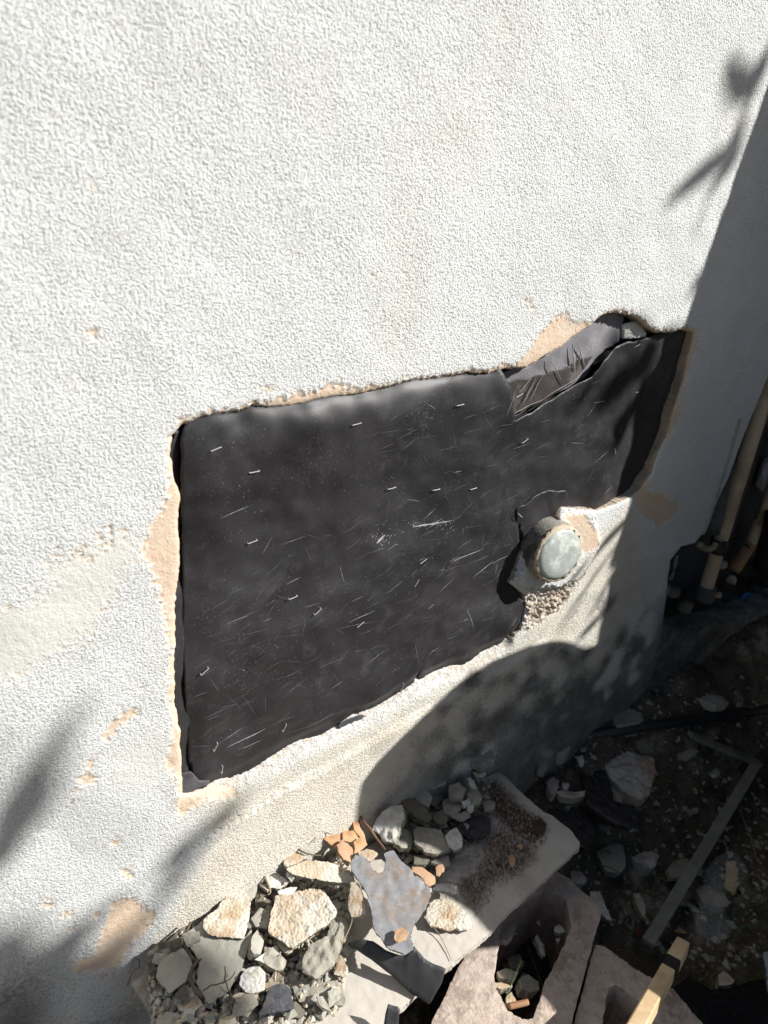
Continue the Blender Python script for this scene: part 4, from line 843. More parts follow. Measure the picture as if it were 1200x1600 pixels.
# ------------------------------------------------------------------ concrete blocks
ZB = -.885; PB = np.array([0, 0, ZB]); UP = np.array([0, 0, 1.0])
chunk('concrete_block', [(733,1478),(790,1405),(850,1350),(890,1372),(938,1418),(940,1428),(932,1455),(913,1520),(893,1600),(860,1700),(750,1720),(620,1720),(673,1600)],
      PB, UP, .15, BLOCK, BLOCK, 'hollow concrete block under the slab, its core full of rubble', 'concrete block', cell=.002, rough=.0005, rag=.0005, grain=.0009, bottom_in=.0, dome=.0010, lo=.0016, hi=.004,
      holes=[[(800,1412),(850,1385),(885,1405),(893,1450),(870,1500),(853,1533),(840,1570),(833,1590),(815,1592),(795,1578),(772,1540),(775,1500),(785,1450)]])
chunk('concrete_block', [(930,1476),(945,1478),(975,1500),(1003,1519),(1012,1524),(1030,1533),(1052,1545),(1100,1600),(1060,1720),(870,1720),(898,1600),(915,1530)],
      PB-np.array([0, 0, .012]), UP, .15, BLOCK, BLOCK, 'second hollow concrete block at the bottom edge beside the wooden stake', 'concrete block', cell=.002, rough=.0005, rag=.0005, grain=.0009, bottom_in=.0, dome=.0010, lo=.0016, hi=.004,
      holes=[[(951,1541),(963,1537),(1000,1565),(1040,1610),(1010,1690),(930,1690),(942,1590)]])
core = lambda h_: PB-np.array([0, 0, h_])
def corep(px, dep, th, top, side, label, cat='stucco chunk', name='stucco_chunk', tilt=(0, 0), **k): return chunk(name, px, core(dep), UP, th, top, side, label, cat, tilt, **k)
corep(Z2([(1005,950),(1020,930),(1050,970),(1058,1030),(1040,1025)]), .03, .008, W, MORTAR, 'white elongated chip deep in the block core', tilt=(.2, .3))
corep(Z2([(1098,890),(1120,880),(1150,912),(1128,925),(1100,915)]), .02, .008, W, MORTAR, 'white triangular chip near the right wall of the block core')
corep(Z2([(1105,950),(1130,942),(1125,965),(1110,970)]), .03, .006, W, MORTAR, 'tiny white chip below the triangular one in the block core')
corep(Z2([(930,1150),(975,1115),(1030,1140),(1030,1180),(985,1200),(945,1190)]), .025, .02, MORTAR, MORTAR, 'grey brown mortar chunk low in the block core', 'mortar chunk', 'mortar_chunk', tilt=(.1, .2))
corep(Z2([(808,1160),(850,1150),(905,1165),(900,1180),(850,1185),(815,1180)]), .005, .012, C_, MORTAR, 'cream stucco chip on the lit rim of the block core')
corep(Z2([(870,1225),(895,1198),(918,1235),(905,1250),(878,1250)]), .02, .012, C_, MORTAR, 'cream chip standing in front of the reddish rod')
corep(Z2([(830,1100),(880,1085),(935,1105),(910,1150),(860,1140),(840,1130)]), .02, .012, MORTAR_SMOOTH, MORTAR, 'lit greenish mortar flake in the left of the block core', 'mortar chunk', 'mortar_chunk')
corep(Z2([(880,1040),(930,1020),(960,1060),(930,1095),(890,1080)]), .04, .015, MORTAR_DARK, MORTAR_DARK, 'dark lump in the middle of the block core', 'mortar chunk', 'mortar_chunk')
corep(Z2([(870,900),(905,860),(922,880),(905,930),(880,960),(850,950)]), -.003, .014, ROCK, ROCK, 'brownish stone wedged between the slab and the block core', 'stone', 'stone')
tag(tube('rusty_rod', [onplane(u, v, core(.012), UP) for u, v in Z2([(885,1268),(930,1258),(975,1248)])], .004, .0038, RUSTPIPE, seg=10, seed=3), 'short ribbed reddish rod at the near end of the block core', 'rod')
# soil fill inside the cores
fill = mesh_obj('soil_fill', [], [], [SOIL]); bpy.data.objects.remove(fill)

GSTONE = mat('ground_stone', (.32, .29, .25), (.48, .44, .39), (.36, .25, .19), 28, .9, .6, 300, .001, grain=.25)
GPLATE = mat('ground_plate', (.26, .25, .20), (.34, .32, .27), (.20, .18, .14), 20, .9, .5, 400, .0008, grain=.2)
# ------------------------------------------------------------------ items on the dark ground
def gp(px, th, top, side, label, cat, name, lift=0.0, tilt=(0, 0), **k):
    c = np.mean(np.array(px), 0); q = onground(c[0], c[1], th*.6+lift); return chunk(name, px, np.array([q[0], q[1], q[2]]), UP, th, top, side, label, cat, tilt, **k)
gp(Z3([(425,425),(470,385),(520,372),(575,385),(640,400),(657,450),(640,535),(600,552),(545,535),(490,500),(450,470)]), .05, GSTONE, GSTONE, 'large pale rock on the dark ground right of the slab', 'rock', 'rock', rough=.0025, dome=.004, lift=.012, tilt=(.2, -.15))
gp(Z3([(465,170),(500,130),(545,128),(590,165),(600,205),(590,240),(480,245),(460,215)]), .03, MORTAR, MORTAR, 'round flat stone half behind the long black pipe', 'stone', 'stone', dome=.004)
gp(Z3([(178,330),(215,280),(245,270),(270,300),(265,345),(230,375),(200,365)]), .03, GSTONE, GSTONE, 'pale stone at the foot of the wall left of the black pipe', 'stone', 'stone', lift=.02, rough=.003)
gp(Z3([(382,820),(420,800),(480,780),(510,800),(520,880),(500,905),(430,900)]), .02, GPLATE, GPLATE, 'flat grey mortar plate on the ground off the slab corner', 'mortar plate', 'mortar_plate', lift=.02, tilt=(.1, -.1))
gp(Z3([(545,840),(580,820),(640,810),(670,840),(650,880),(610,895),(570,870)]), .025, GSTONE, GSTONE, 'knobbly brown and white stone right of the flat mortar plate', 'stone', 'stone', lift=.01, rough=.004)
gp(Z3([(350,1000),(400,1000),(430,1060),(458,1125),(430,1118),(385,1070),(355,1040)]), .008, W, MORTAR, 'long pale grey stucco shard beside the far corner of the block', 'stucco chunk', 'stucco_chunk', lift=.05, tilt=(.15, .1))
gp(Z3([(160,500),(185,475),(215,490),(210,530),(185,555),(165,535)]), .02, GSTONE, ROCK, 'round white chip left of the pale shell like fragment', 'stucco chunk', 'stucco_chunk', lift=.02)
gp(Z3([(200,540),(230,533),(280,545),(335,535),(340,560),(270,572),(215,562)]), .015, C_, MORTAR, 'curved pale shell like fragment on the dark ground', 'stucco chunk', 'stucco_chunk', lift=.02)
gp(Z3([(230,505),(255,500),(262,520),(245,535),(230,525)]), .012, W, ROCK, 'small white pebble above the shell like fragment', 'stone', 'stone', lift=.02)
gp(Z3([(5,385),(35,370),(60,400),(50,430),(15,435)]), .02, MORTAR, MORTAR, 'leftmost grey lump of the row at the foot of the shaded wall', 'mortar chunk', 'mortar_chunk', lift=.03)
gp(Z3([(70,360),(100,350),(115,400),(95,425),(70,410)]), .02, GPLATE, GPLATE, 'upright grey lump, second of the row at the foot of the shaded wall', 'mortar chunk', 'mortar_chunk', lift=.03)
gp(Z3([(115,395),(150,380),(170,410),(150,440),(120,435)]), .02, MORTAR, MORTAR, 'squat grey lump, third of the row at the foot of the shaded wall', 'mortar chunk', 'mortar_chunk', lift=.03)
gp(Z3([(445,500),(475,520),(510,560),(505,600),(470,580),(450,540)]), .012, MORTAR, W, 'white edged mortar chip leaning on the black felt', 'mortar chunk', 'mortar_chunk', lift=.02, tilt=(.3, .2))
gp(Z3([(300,385),(318,378),(332,410),(322,422),(305,408)]), .008, W, W, 'thin white chip above the black felt heap', 'stucco chunk', 'stucco_chunk', lift=.03)
gp(Z3([(740,350),(790,325),(845,355),(800,395),(755,385)]), .01, GPLATE, GPLATE, 'flat olive mortar plate below the bent frame corner', 'mortar plate', 'mortar_plate')
gp(Z3([(790,600),(840,595),(850,625),(810,645),(785,640)]), .01, GPLATE, GPLATE, 'small olive mortar plate near the dry needles', 'mortar plate', 'mortar_plate')
gp(Z3([(880,430),(910,420),(950,455),(930,470),(890,460)]), .01, MORTAR, W, 'mortar chip with a pale edge inside the frame angle', 'mortar chunk', 'mortar_chunk')
gp(Z3([(700,900),(740,860),(800,840),(830,870),(790,930),(720,940)]), .015, GPLATE, GPLATE, 'greenish mortar plate leaning on the grey frame bar', 'mortar plate', 'mortar_plate', lift=.015, tilt=(.2, .1))
gp(Z3([(400,640),(450,660),(470,690),(430,705),(390,680)]), .012, MORTAR_DARK, MORTAR_DARK, 'dark mortar chunk below the black felt heap', 'mortar chunk', 'mortar_chunk', lift=.01)
gp(Z3([(270,905),(320,905),(340,940),(320,965),(275,955)]), .012, GSTONE, GSTONE, 'dim grey stone under the right corner of the slab', 'stone', 'stone', lift=.02)
gp(Z3([(530,560),(580,565),(620,590),(590,620),(540,610)]), .01, MORTAR_DARK, MORTAR_DARK, 'dim mortar plate below the large pale rock', 'mortar plate', 'mortar_plate')
gp(Z3([(550,1010),(585,1000),(610,1060),(612,1120),(590,1110),(565,1060)]), .01, T_, MORTAR, 'slim tan shard left of the lower frame bar', 'stucco chunk', 'stucco_chunk', lift=.01, tilt=(.2, .2))
gp(Z3([(940,1375),(965,1360),(1010,1400),(990,1420),(945,1425)]), .02, C_, MORTAR, 'pale chunk at the rim of the dark hollow bottom right', 'stucco chunk', 'stucco_chunk', lift=.01)
gp(Z3([(835,990),(880,965),(960,1000),(1000,1050),(960,1075),(870,1050)]), .02, MORTAR, MORTAR, 'dim grey stone right of the frame bar under the plastic', 'stone', 'stone', lift=.01)
gp(Z3([(820,60),(870,90),(960,110),(985,140),(930,150),(860,125),(800,95)]), .02, GSTONE, GSTONE, 'dim long stone on the ground beyond the black pipe', 'stone', 'stone')
# black felt heap
gp(Z3([(255,350),(300,345),(370,370),(420,440),(450,500),(470,580),(560,600),(590,660),(540,700),(480,690),(400,640),(340,590),(330,520),(290,430)]), .02, FELT, FELT, 'crumpled black felt heap on the ground beside the slab', 'felt scrap', 'felt_scrap', lift=.025, rough=.0012, dome=.003)
gp(Z3([(10,450),(80,450),(170,520),(200,580),(330,590),(400,680),(380,760),(330,800),(300,780),(230,690),(160,620),(60,540)]), .02, FELT, FELT, 'black felt sheet lying in the gap behind the slab', 'felt scrap', 'felt_scrap', lift=.0, rough=.0008, dome=.002)

def gpath(px, lift): return [onground(u, v, lift) for u, v in px]
tag(tube('drain_pipe', [Vector(onground(u, v, .012))+Vector((0, 0, 0)) for u, v in [(888,1152),(960,1143),(1040,1131),(1120,1120),(1200,1108),(1300,1092)]], .009, .0105, PVC_BLACK, seg=16, seed=1), 'long black pipe lying on the ground along the wall foot', 'pipe')
# L shaped frame: two flat bars joined
def bar(name, a, b, w_, t_, m, parent, taper=1.0, up=(0, 0, 1)):
    a = Vector(a); b = Vector(b); d = (b-a).normalized(); s = d.cross(Vector(up)).normalized(); u = s.cross(d).normalized(); vs = []
    n = 10
    for i in range(n+1):
        c = a+(b-a)*i/n; ww = w_*(1+(taper-1)*i/n)
        r = [(-1, 1), (-.8, 1.12), (.8, 1.12), (1, 1), (1, -1), (-1, -1)]
        for p, q in r: vs.append(c+s*p*ww/2+u*q*t_/2)
    fs = []
    for i in range(n):
        for k in range(6): fs.append((i*6+k, i*6+(k+1) % 6, (i+1)*6+(k+1) % 6, (i+1)*6+k))
    fs.append(tuple(range(6))); fs.append(tuple(n*6+k for k in reversed(range(6))))
    o = mesh_obj(name, vs, fs, [m], smooth=False); keep(o, parent); return o
cpt = Vector(onground(1183, 1192, .03)); a1 = Vector(onground(1078, 1148, .03)); b1 = Vector(onground(1012, 1474, .06))
fr = thing('bent_frame', 'grey right angled frame of flat bars lying on the dark ground', 'frame', tuple(cpt))
dd = (cpt-a1).normalized(); bar('short_bar', a1, cpt+dd*.006, .017, .008, FRAME, fr); bar('long_bar', cpt+Vector((0, 0, -.0)), b1, .018, .0085, FRAME, fr)
# wooden stake
stp = lambda u, v, z_: onplane(u, v, np.array([0, 0, z_]), UP)
st = thing('wooden_stake', 'fresh yellow wooden stake with a pointed tip beside the block', 'stake', tuple(stp(1020, 1560, -.84)))
top = Vector(stp(1066, 1478, -.845)); bot = Vector(stp(985, 1625, -.80)); dv = (bot-top)
def seg_bar(name, t0, t1, w_, m, taper=1.0): return bar(name, top+dv*t0, top+dv*t1, w_, .017, m, st, taper, up=(.3, .25, 1))
seg_bar('stake_tip', 0, .215, .016, WOOD_NEW, 1.08); seg_bar('dark_band', .2155, .33, .0175, FELT, 1.0); seg_bar('stake_shaft', .3305, 1.0, .0162, WOOD_NEW, 1.08)
# plastic bag / bottle
def crumple(name, c, r, m, label, cat, seed, squash=.5, sub=4, amp=.35):
    bmx = bmesh.new(); bmesh.ops.create_icosphere(bmx, subdivisions=sub, radius=1); rr = random.Random(seed)
    dirs = [Vector((rr.gauss(0, 1), rr.gauss(0, 1), rr.gauss(0, 1))).normalized() for _ in range(40)]; offs = [rr.uniform(.72, 1.0) for _ in dirs]
    for v in bmx.verts:
        n = v.co.normalized(); k = min(o_/max(n.dot(d_), .05) for d_, o_ in zip(dirs, offs)); k = min(k, 1.25); v.co = n*k; v.co.x *= r[0]; v.co.y *= r[1]; v.co.z *= r[2]
    me = bpy.data.meshes.new(name); bmx.to_mesh(me); bmx.free(); me.materials.append(m); o = bpy.data.objects.new(name, me); COL.objects.link(o); o.location = c
    return tag(o, label, cat)
CLEAR = bpy.data.materials.new('clear_film'); CLEAR.use_nodes = True; b_ = CLEAR.node_tree.nodes['Principled BSDF']
b_.inputs['Base Color'].default_value = (.8, .83, .82, 1); b_.inputs['Roughness'].default_value = .12; b_.inputs['Transmission Weight'].default_value = .0; b_.inputs['Alpha'].default_value = .10; b_.inputs['Specular IOR Level'].default_value = 1.0
crumple('plastic_bag', Vector(onground(1130, 1370, .02)), (.05, .03, .025), CLEAR, 'crumpled clear plastic bag right of the grey frame', 'plastic bag', 3)
crumple('plastic_bag', Vector(onground(1115, 1440, .02)), (.035, .028, .022), CLEAR, 'second smaller crumpled clear plastic wrap nearer the stake', 'plastic bag', 4)
gp([(1135,1345),(1150,1344),(1156,1380),(1146,1398),(1133,1385)], .004, WOOD_NEW, WOOD_NEW, 'pale wood chip inside the clear plastic bag', 'wood chip', 'wood_chip', lift=.02, grain=.0001)
gp([(1194,1488),(1215,1480),(1225,1560),(1200,1548)], .01, mat('grey_edge', (.3, .33, .34)), GREYGREEN, 'pale grey bar end at the right edge of the picture', 'bar', 'metal_bar', lift=.05, grain=.0001)
gp([(1050,1545),(1075,1525),(1110,1545),(1150,1540),(1180,1530),(1230,1530),(1260,1760),(1000,1760),(1030,1600)], .01, SHEET_BLACK, SHEET_BLACK, 'sagging black sheet in the bottom right corner', 'plastic sheet', 'dark_sheet', lift=.03, rough=.0005, grain=.0)  # near-black sheet over the hollow in this corner

# ------------------------------------------------------------------ recess and pipes right of the wall
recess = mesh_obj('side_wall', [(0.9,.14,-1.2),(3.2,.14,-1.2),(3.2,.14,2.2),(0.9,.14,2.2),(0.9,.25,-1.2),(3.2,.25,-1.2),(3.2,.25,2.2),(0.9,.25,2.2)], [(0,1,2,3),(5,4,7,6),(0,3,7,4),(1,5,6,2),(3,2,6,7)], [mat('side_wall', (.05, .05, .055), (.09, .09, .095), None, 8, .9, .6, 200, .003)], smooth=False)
tag(recess, 'dark set back wall behind the vertical pipes', 'wall')
def wp(u, v, y): return Vector(wallpt(u, v, y))
def vpipe(name, u0, v0, u1, v1, y, r, m, label, cat='pipe', ext=.25, seg=24):
    a = wp(u0, v0, y); b = wp(u1, v1, y); d = (a-b).normalized(); o = tube(name, [a+d*ext*3, a, (a+b)/2, b], r, r, m, seg=seg); return tag(o, label, cat) if label else o
vpipe('duct', 1186, 640, 1108, 830, .055, .021, GREYGREEN, 'grey green vertical duct between the wall edge and the tan pipe', 'duct')
tp = thing('tan_pipe', 'tan vertical pipe standing at the right end of the wall', 'pipe', tuple(wp(1098, 935, .035)))
q = vpipe('shaft', 1170, 700, 1100, 930, .035, .0135, PVC_TAN, None); keep(q, tp)
q = tube('coupling', [wp(1127, 842, .035), wp(1121, 862, .035)], .0185, .0185, PVC_BLACK, seg=24); keep(q, tp)
q = tube('foot_socket', [wp(1106, 915, .035), wp(1099, 937, .035)], .019, .019, GREYGREEN, seg=24); keep(q, tp)
vpipe('black_pipe', 1187, 660, 1130, 855, .09, .016, PVC_BLACK, 'black vertical pipe behind the tan one')
rp = thing('rusty_pipe', 'second tan pipe with a rust red foot at the right edge', 'pipe', tuple(wp(1145, 892, .08)))
q = vpipe('shaft', 1204, 770, 1172, 850, .08, .013, PVC_TAN, None); keep(q, rp)
q = tube('rusty_foot', [wp(1172, 850, .08), wp(1145, 892, .08)], .0148, .0145, RUSTPIPE, seg=24); keep(q, rp)
tag(tube('pipe_clamp', [wp(1092, 850, .015), wp(1102, 857, .015), wp(1112, 857, .01), wp(1118, 850, .012)], .006, .006, mat('clamp_tan', (.3, .27, .18), (.4, .36, .25)), seg=12), 'pale plastic clamp ring on the left of the tan pipe', 'clamp')
tag(tube('wire', [wp(1118, 852, .01), wp(1140, 846, .03), wp(1160, 848, .05), wp(1170, 856, .06)], .0028, .0028, PVC_BLACK, seg=8), 'black wire tied round both tan pipes', 'wire')
crumple('white_sack', wp(1199, 742, .11), (.03, .02, .05), WHITEP, 'bright white rounded sack behind the pipes at the right edge', 'sack', 8)
# blue valve handle: ring with lobes
vh = []
c0 = wp(1163, 936, .03)
for k in range(13):
    a = 2*math.pi*k/12; rad = .020*(1+.22*math.cos(3*a)); vh.append(c0+Vector((math.cos(a)*rad*1.1, -.004*math.sin(a), math.sin(a)*rad*.8)))
bv = thing('blue_valve', 'blue valve wheel low on the right by the pipes', 'valve', tuple(c0))
keep(tube('handle_ring', vh, .004, .004, BLUE, seg=10), bv)
keep(tube('spoke', [c0+Vector((-.018, 0, 0)), c0, c0+Vector((.018, 0, .004))], .003, .003, BLUE, seg=8), bv)
keep(tube('valve_stem', [c0+Vector((0, .002, 0)), c0+Vector((-.01, .05, -.02))], .006, .009, GREYGREEN, seg=12), bv)
# corrugated black hose
cg = []
a = wp(1215, 800, .05); b = wp(1195, 890, .05)
prf = []
L_ = (a-b).length
for k in range(40): prf.append((L_*k/39, .022+(.003 if k % 2 else -.001)))
tag(lathe('corrugated_hose', prf, b, (a-b), PVC_BLACK, 24), 'ribbed black corrugated hose at the right edge below the sack', 'hose')
for i, (u, v, yy, r, mm, lb) in enumerate([(1128,882,.03,.016,ROCK,'grey stone wedged behind the foot of the tan pipe'),(1143,905,.02,.014,MORTAR,'dim mortar lump beside the rusty pipe foot'),(1122,930,.0,.010,CLAY,'small orange stone at the foot of the tan pipe'),(1050,925,.03,.018,MORTAR_DARK,'dark lump inside the wall notch'),(1070,950,.03,.02,MORTAR_DARK,'larger dark lump lower inside the wall notch')]):
    crumple('stone', wp(u, v, yy), (r, r*.8, r*.75), mm, lb, 'stone', 30+i, sub=3)
# pale bead painted for the lit notch edge; pale bead at the wall corner
tag(tube('pale_edge', [wp(1058, 868, .006), wp(1048, 905, .006), wp(1034, 945, .006), wp(1026, 970, .006)], .0035, .004, mat('lit_edge_grey', (.22, .21, .19), (.3, .29, .27)), seg=6, bend=.0005, seed=4), 'pale bead painted as the lit left side of the wall notch', 'edge')
tag(tube('pale_edge', [wp(1156, 655, -.001), wp(1134, 730, -.001), wp(1112, 800, -.001), wp(1098, 835, -.001)], .003, .003, mat('edge_pale', (.34, .34, .3), (.4, .4, .36)), seg=6, bend=.0003, seed=5), 'pale bead down the right edge of the stucco wall', 'edge')

# ------------------------------------------------------------------ rubble crumbs
def rock_mesh(seed, m1):
    rr = random.Random(seed); bmx = bmesh.new()
    sx, sy, sz = rr.uniform(.8, 1.2), rr.uniform(.6, 1), rr.uniform(.35, .7)
    for _ in range(16):
        v = Vector((rr.gauss(0, 1), rr.gauss(0, 1), rr.gauss(0, 1))).normalized()*rr.uniform(.8, 1.05); bmx.verts.new((v.x*sx, v.y*sy, v.z*sz))
    bmesh.ops.convex_hull(bmx, input=bmx.verts[:])
    for v in [v for v in bmx.verts if not v.link_faces]: bmx.verts.remove(v)
    bmesh.ops.bevel(bmx, geom=bmx.edges[:], offset=.05, segments=1, affect='EDGES')
    bmesh.ops.triangulate(bmx, faces=bmx.faces[:]); bmesh.ops.subdivide_edges(bmx, edges=bmx.edges[:], cuts=1)
    for v in bmx.verts: v.co += Vector((rr.gauss(0, .02), rr.gauss(0, .02), rr.gauss(0, .02)))
    me = bpy.data.meshes.new('crumb'); bmx.to_mesh(me); bmx.free(); me.materials.append(m1); return me
def shard_mesh(seed, mt, msd):
    rr = random.Random(seed); n = rr.choice([4, 5, 5, 6, 7]); vs = []; th = rr.uniform(.16, .4)
    an = sorted(rr.uniform(0, 2*math.pi) for _ in range(n)); an = [a*.5+.5*(2*math.pi*i/n) for i, a in enumerate(an)]
    R_ = [rr.uniform(.65, 1.1) for _ in an]; el = rr.uniform(.5, .95); out = []
    for i in range(n):
        a0, a1 = an[i], an[(i+1) % n]+(2*math.pi if i == n-1 else 0); p0 = (math.cos(a0)*R_[i], math.sin(a0)*R_[i]*el); p1 = (math.cos(a1)*R_[(i+1) % n], math.sin(a1)*R_[(i+1) % n]*el)
        for k in range(3): t = k/3; out.append((p0[0]+(p1[0]-p0[0])*t+rr.gauss(0, .03), p0[1]+(p1[1]-p0[1])*t+rr.gauss(0, .03)))
    m_ = len(out); cz = rr.gauss(0, .05)
    vs = [(x, y, rr.gauss(0, .02)) for x, y in out]+[(x*.55+rr.gauss(0, .03), y*.55+rr.gauss(0, .03), cz+rr.gauss(0, .035)) for x, y in out]+[(0, 0, cz)]
    vs += [(x*.97+rr.gauss(0, .04), y*.97+rr.gauss(0, .04), -th*.5+rr.gauss(0, .03)) for x, y in out]+[(x*.85, y*.85, -th+rr.gauss(0, .03)) for x, y in out]
    fs = []; mi = []
    for i in range(m_):
        j = (i+1) % m_; fs += [(i, j, m_+j, m_+i), (m_+i, m_+j, 2*m_), (2*m_+1+i, 2*m_+1+j, j, i), (3*m_+1+i, 3*m_+1+j, 2*m_+1+j, 2*m_+1+i)]; mi += [0, 0, 1, 1]
    fs.append(tuple(3*m_+1+i for i in reversed(range(m_)))); mi.append(1)
    me = bpy.data.meshes.new('shard'); me.from_pydata(vs, [], fs); me.materials.append(mt); me.materials.append(msd); me.polygons.foreach_set('material_index', mi); me.update(); return me
SH = {k: [shard_mesh(500+i*20+j, a_, b_) for j in range(10)] for i, (k, a_, b_) in enumerate([('cream', STUCCO, MORTAR), ('white', STUCCO_WHITE, MORTAR), ('grey', MORTAR_SMOOTH, MORTAR), ('dark', MORTAR_DARK, MORTAR_DARK), ('tan', STUCCO_TAN, MORTAR), ('rock', ROCK, ROCK), ('clay', CLAY, CLAY)])}
LIB = {k: [rock_mesh(i*10+j, m_) for j in range(7)] for i, (k, m_) in enumerate([('cream', STUCCO), ('white', STUCCO_WHITE), ('grey', MORTAR), ('dark', MORTAR_DARK), ('tan', STUCCO_TAN), ('rock', ROCK), ('clay', CLAY)])}
rc = random.Random(99)
def inpoly(u, v, P):
    c = False; n = len(P)
    for i in range(n):
        (x0, y0), (x1, y1) = P[i], P[(i+1) % n]
        if (y0 > v) != (y1 > v) and u < (x1-x0)*(v-y0)/(y1-y0)+x0: c = not c
    return c
def scatter(P, n, kinds, smin, smax, where, zone, lift=(.3, 1.2)):
    us = [p[0] for p in P]; vs = [p[1] for p in P]; k = 0; tries = 0
    while k < n and tries < n*40:
        tries += 1; u = rc.uniform(min(us), max(us)); v = rc.uniform(min(vs), max(vs))
        if not inpoly(u, v, P): continue
        s = smin*(smax/smin)**(rc.random()**1.6); kind = rc.choice(kinds)
        hh = s*rc.uniform(*lift)
        p = onplane(u, v, sp(hh), SLAB_N) if where == 'slab' else (onground(u, v, s*.3) if where == 'ground' else onplane(u, v, core(where+rc.uniform(-.01, .01)), UP))
        o = bpy.data.objects.new('rubble_crumb', rc.choice(SH[kind] if (rc.random() < .8 and s > .003) else LIB[kind])); COL.objects.link(o)
        o.location = Vector(p); o.scale = (s, s*rc.uniform(.7, 1), s*rc.uniform(.7, 1)); o.rotation_euler = (rc.uniform(-.4, .4), rc.uniform(-.4, .4), rc.uniform(0, 6.28))
        nm = {'cream': 'cream stucco', 'white': 'white stucco', 'grey': 'grey mortar', 'dark': 'dark mortar', 'tan': 'tan stucco', 'rock': 'grey stone', 'clay': 'orange clay'}[kind]
        tag(o, f'small {nm} crumb {zone}', 'crumb', f'{nm} crumbs {zone}'); k += 1
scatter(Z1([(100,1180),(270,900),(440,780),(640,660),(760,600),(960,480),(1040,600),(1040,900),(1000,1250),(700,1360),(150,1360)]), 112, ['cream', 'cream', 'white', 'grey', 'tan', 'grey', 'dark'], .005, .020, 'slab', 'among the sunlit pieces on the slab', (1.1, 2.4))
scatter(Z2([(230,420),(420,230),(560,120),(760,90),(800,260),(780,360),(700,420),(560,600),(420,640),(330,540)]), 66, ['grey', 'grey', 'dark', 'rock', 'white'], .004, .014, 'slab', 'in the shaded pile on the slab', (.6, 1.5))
scatter(Z2([(700,480),(840,380),(1000,480),(1010,600),(800,720),(700,800),(660,740)]), 20, ['rock', 'tan', 'dark', 'clay'], .0012, .0035, 'slab', 'on the dirt stained right half of the slab', (.3, .5))
scatter(Z3([(0,440),(180,380),(300,320),(440,330),(430,420),(340,520),(230,600),(150,560)]), 24, ['grey', 'rock', 'dark', 'white'], .004, .011, 'ground', 'on the ground between slab and black felt')
scatter(Z3([(460,360),(900,330),(1060,440),(900,720),(640,1100),(420,1180),(380,950),(560,760),(660,520)]), 32, ['grey', 'dark', 'rock', 'rock', 'clay', 'dark'], .003, .010, 'ground', 'on the dark ground inside the frame angle')
scatter(Z3([(600,20),(1164,60),(1164,160),(700,190),(420,240),(300,260)]), 12, ['grey', 'dark', 'rock'], .003, .009, 'ground', 'on the ground behind the long black pipe')
scatter(Z3([(860,900),(1100,700),(1160,900),(1164,1300),(900,1380),(780,1200)]), 16, ['grey', 'dark', 'rock'], .003, .010, 'ground', 'on the ground right of the frame')
scatter([(790,1425),(870,1390),(890,1440),(850,1530),(830,1585),(800,1570),(778,1520)], 14, ['dark', 'grey', 'dark', 'rock', 'cream'], .004, .010, .045, 'inside the hollow block')
# fine gravel, one uncountable object per place
def grit(name, P, n, smin, smax, where, m, seed, lift=.5):
    rr = random.Random(seed); vs, fs = [], []; us = [p[0] for p in P]; v_ = [p[1] for p in P]; k = 0
    while k < n:
        u = rr.uniform(min(us), max(us)); v = rr.uniform(min(v_), max(v_))
        if not inpoly(u, v, P): continue
        s = smin*(smax/smin)**(rr.random()**1.5); p = Vector(onplane(u, v, sp(s*rr.uniform(0, lift)), SLAB_N) if where == 'slab' else onground(u, v, s*.2))
        i = len(vs); q = [(1,0,0),(-.3,.9,0),(-.9,-.2,.1),(-.1,-.9,0),(.1,.1,.8),(0,0,-.6)]
        th = rr.uniform(0, 6.28); c_, s_ = math.cos(th), math.sin(th)
        for a, b, c in q:
            a *= rr.uniform(.7, 1.2); b *= rr.uniform(.7, 1.2); vs.append(p+Vector((a*c_-b*s_, a*s_+b*c_, c*rr.uniform(.6, 1)))*s)
        for a, b in ((0,1),(1,2),(2,3),(3,0)): fs += [(i+a, i+b, i+4), (i+b, i+a, i+5)]
        k += 1
    o = mesh_obj(name, vs, fs, [m], smooth=False); return tag(o, None, None, None, 'stuff')
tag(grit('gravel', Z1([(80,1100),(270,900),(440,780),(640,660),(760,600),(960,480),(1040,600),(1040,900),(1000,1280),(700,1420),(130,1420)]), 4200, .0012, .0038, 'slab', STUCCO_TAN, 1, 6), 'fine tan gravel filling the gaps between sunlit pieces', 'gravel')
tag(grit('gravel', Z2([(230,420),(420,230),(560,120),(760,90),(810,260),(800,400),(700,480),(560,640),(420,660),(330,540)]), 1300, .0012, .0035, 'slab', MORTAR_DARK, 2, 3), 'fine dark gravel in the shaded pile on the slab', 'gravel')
tag(grit('gravel', Z2([(760,220),(840,240),(1000,380),(1040,480),(1000,600),(860,700),(760,820),(680,800),(640,700),(700,500),(800,430)]), 1500, .0005, .0015, 'slab', mat('grit_mixed', (.10, .065, .05), (.42, .33, .24), (.06, .035, .025), 160, .9), 3, .6), 'fine brown and tan grit spread over the slab stain', 'grit')
tag(grit('gravel', Z3([(0,440),(300,260),(600,20),(1164,20),(1164,1300),(900,1400),(600,1250),(420,1180),(300,900),(200,640)]), 3200, .0012, .0045, 'ground', mat('ground_grit', (.06, .048, .036), (.15, .13, .10), (.28, .25, .21), 60, .95), 4), 'fine grit and clods over the dark ground', 'gravel')

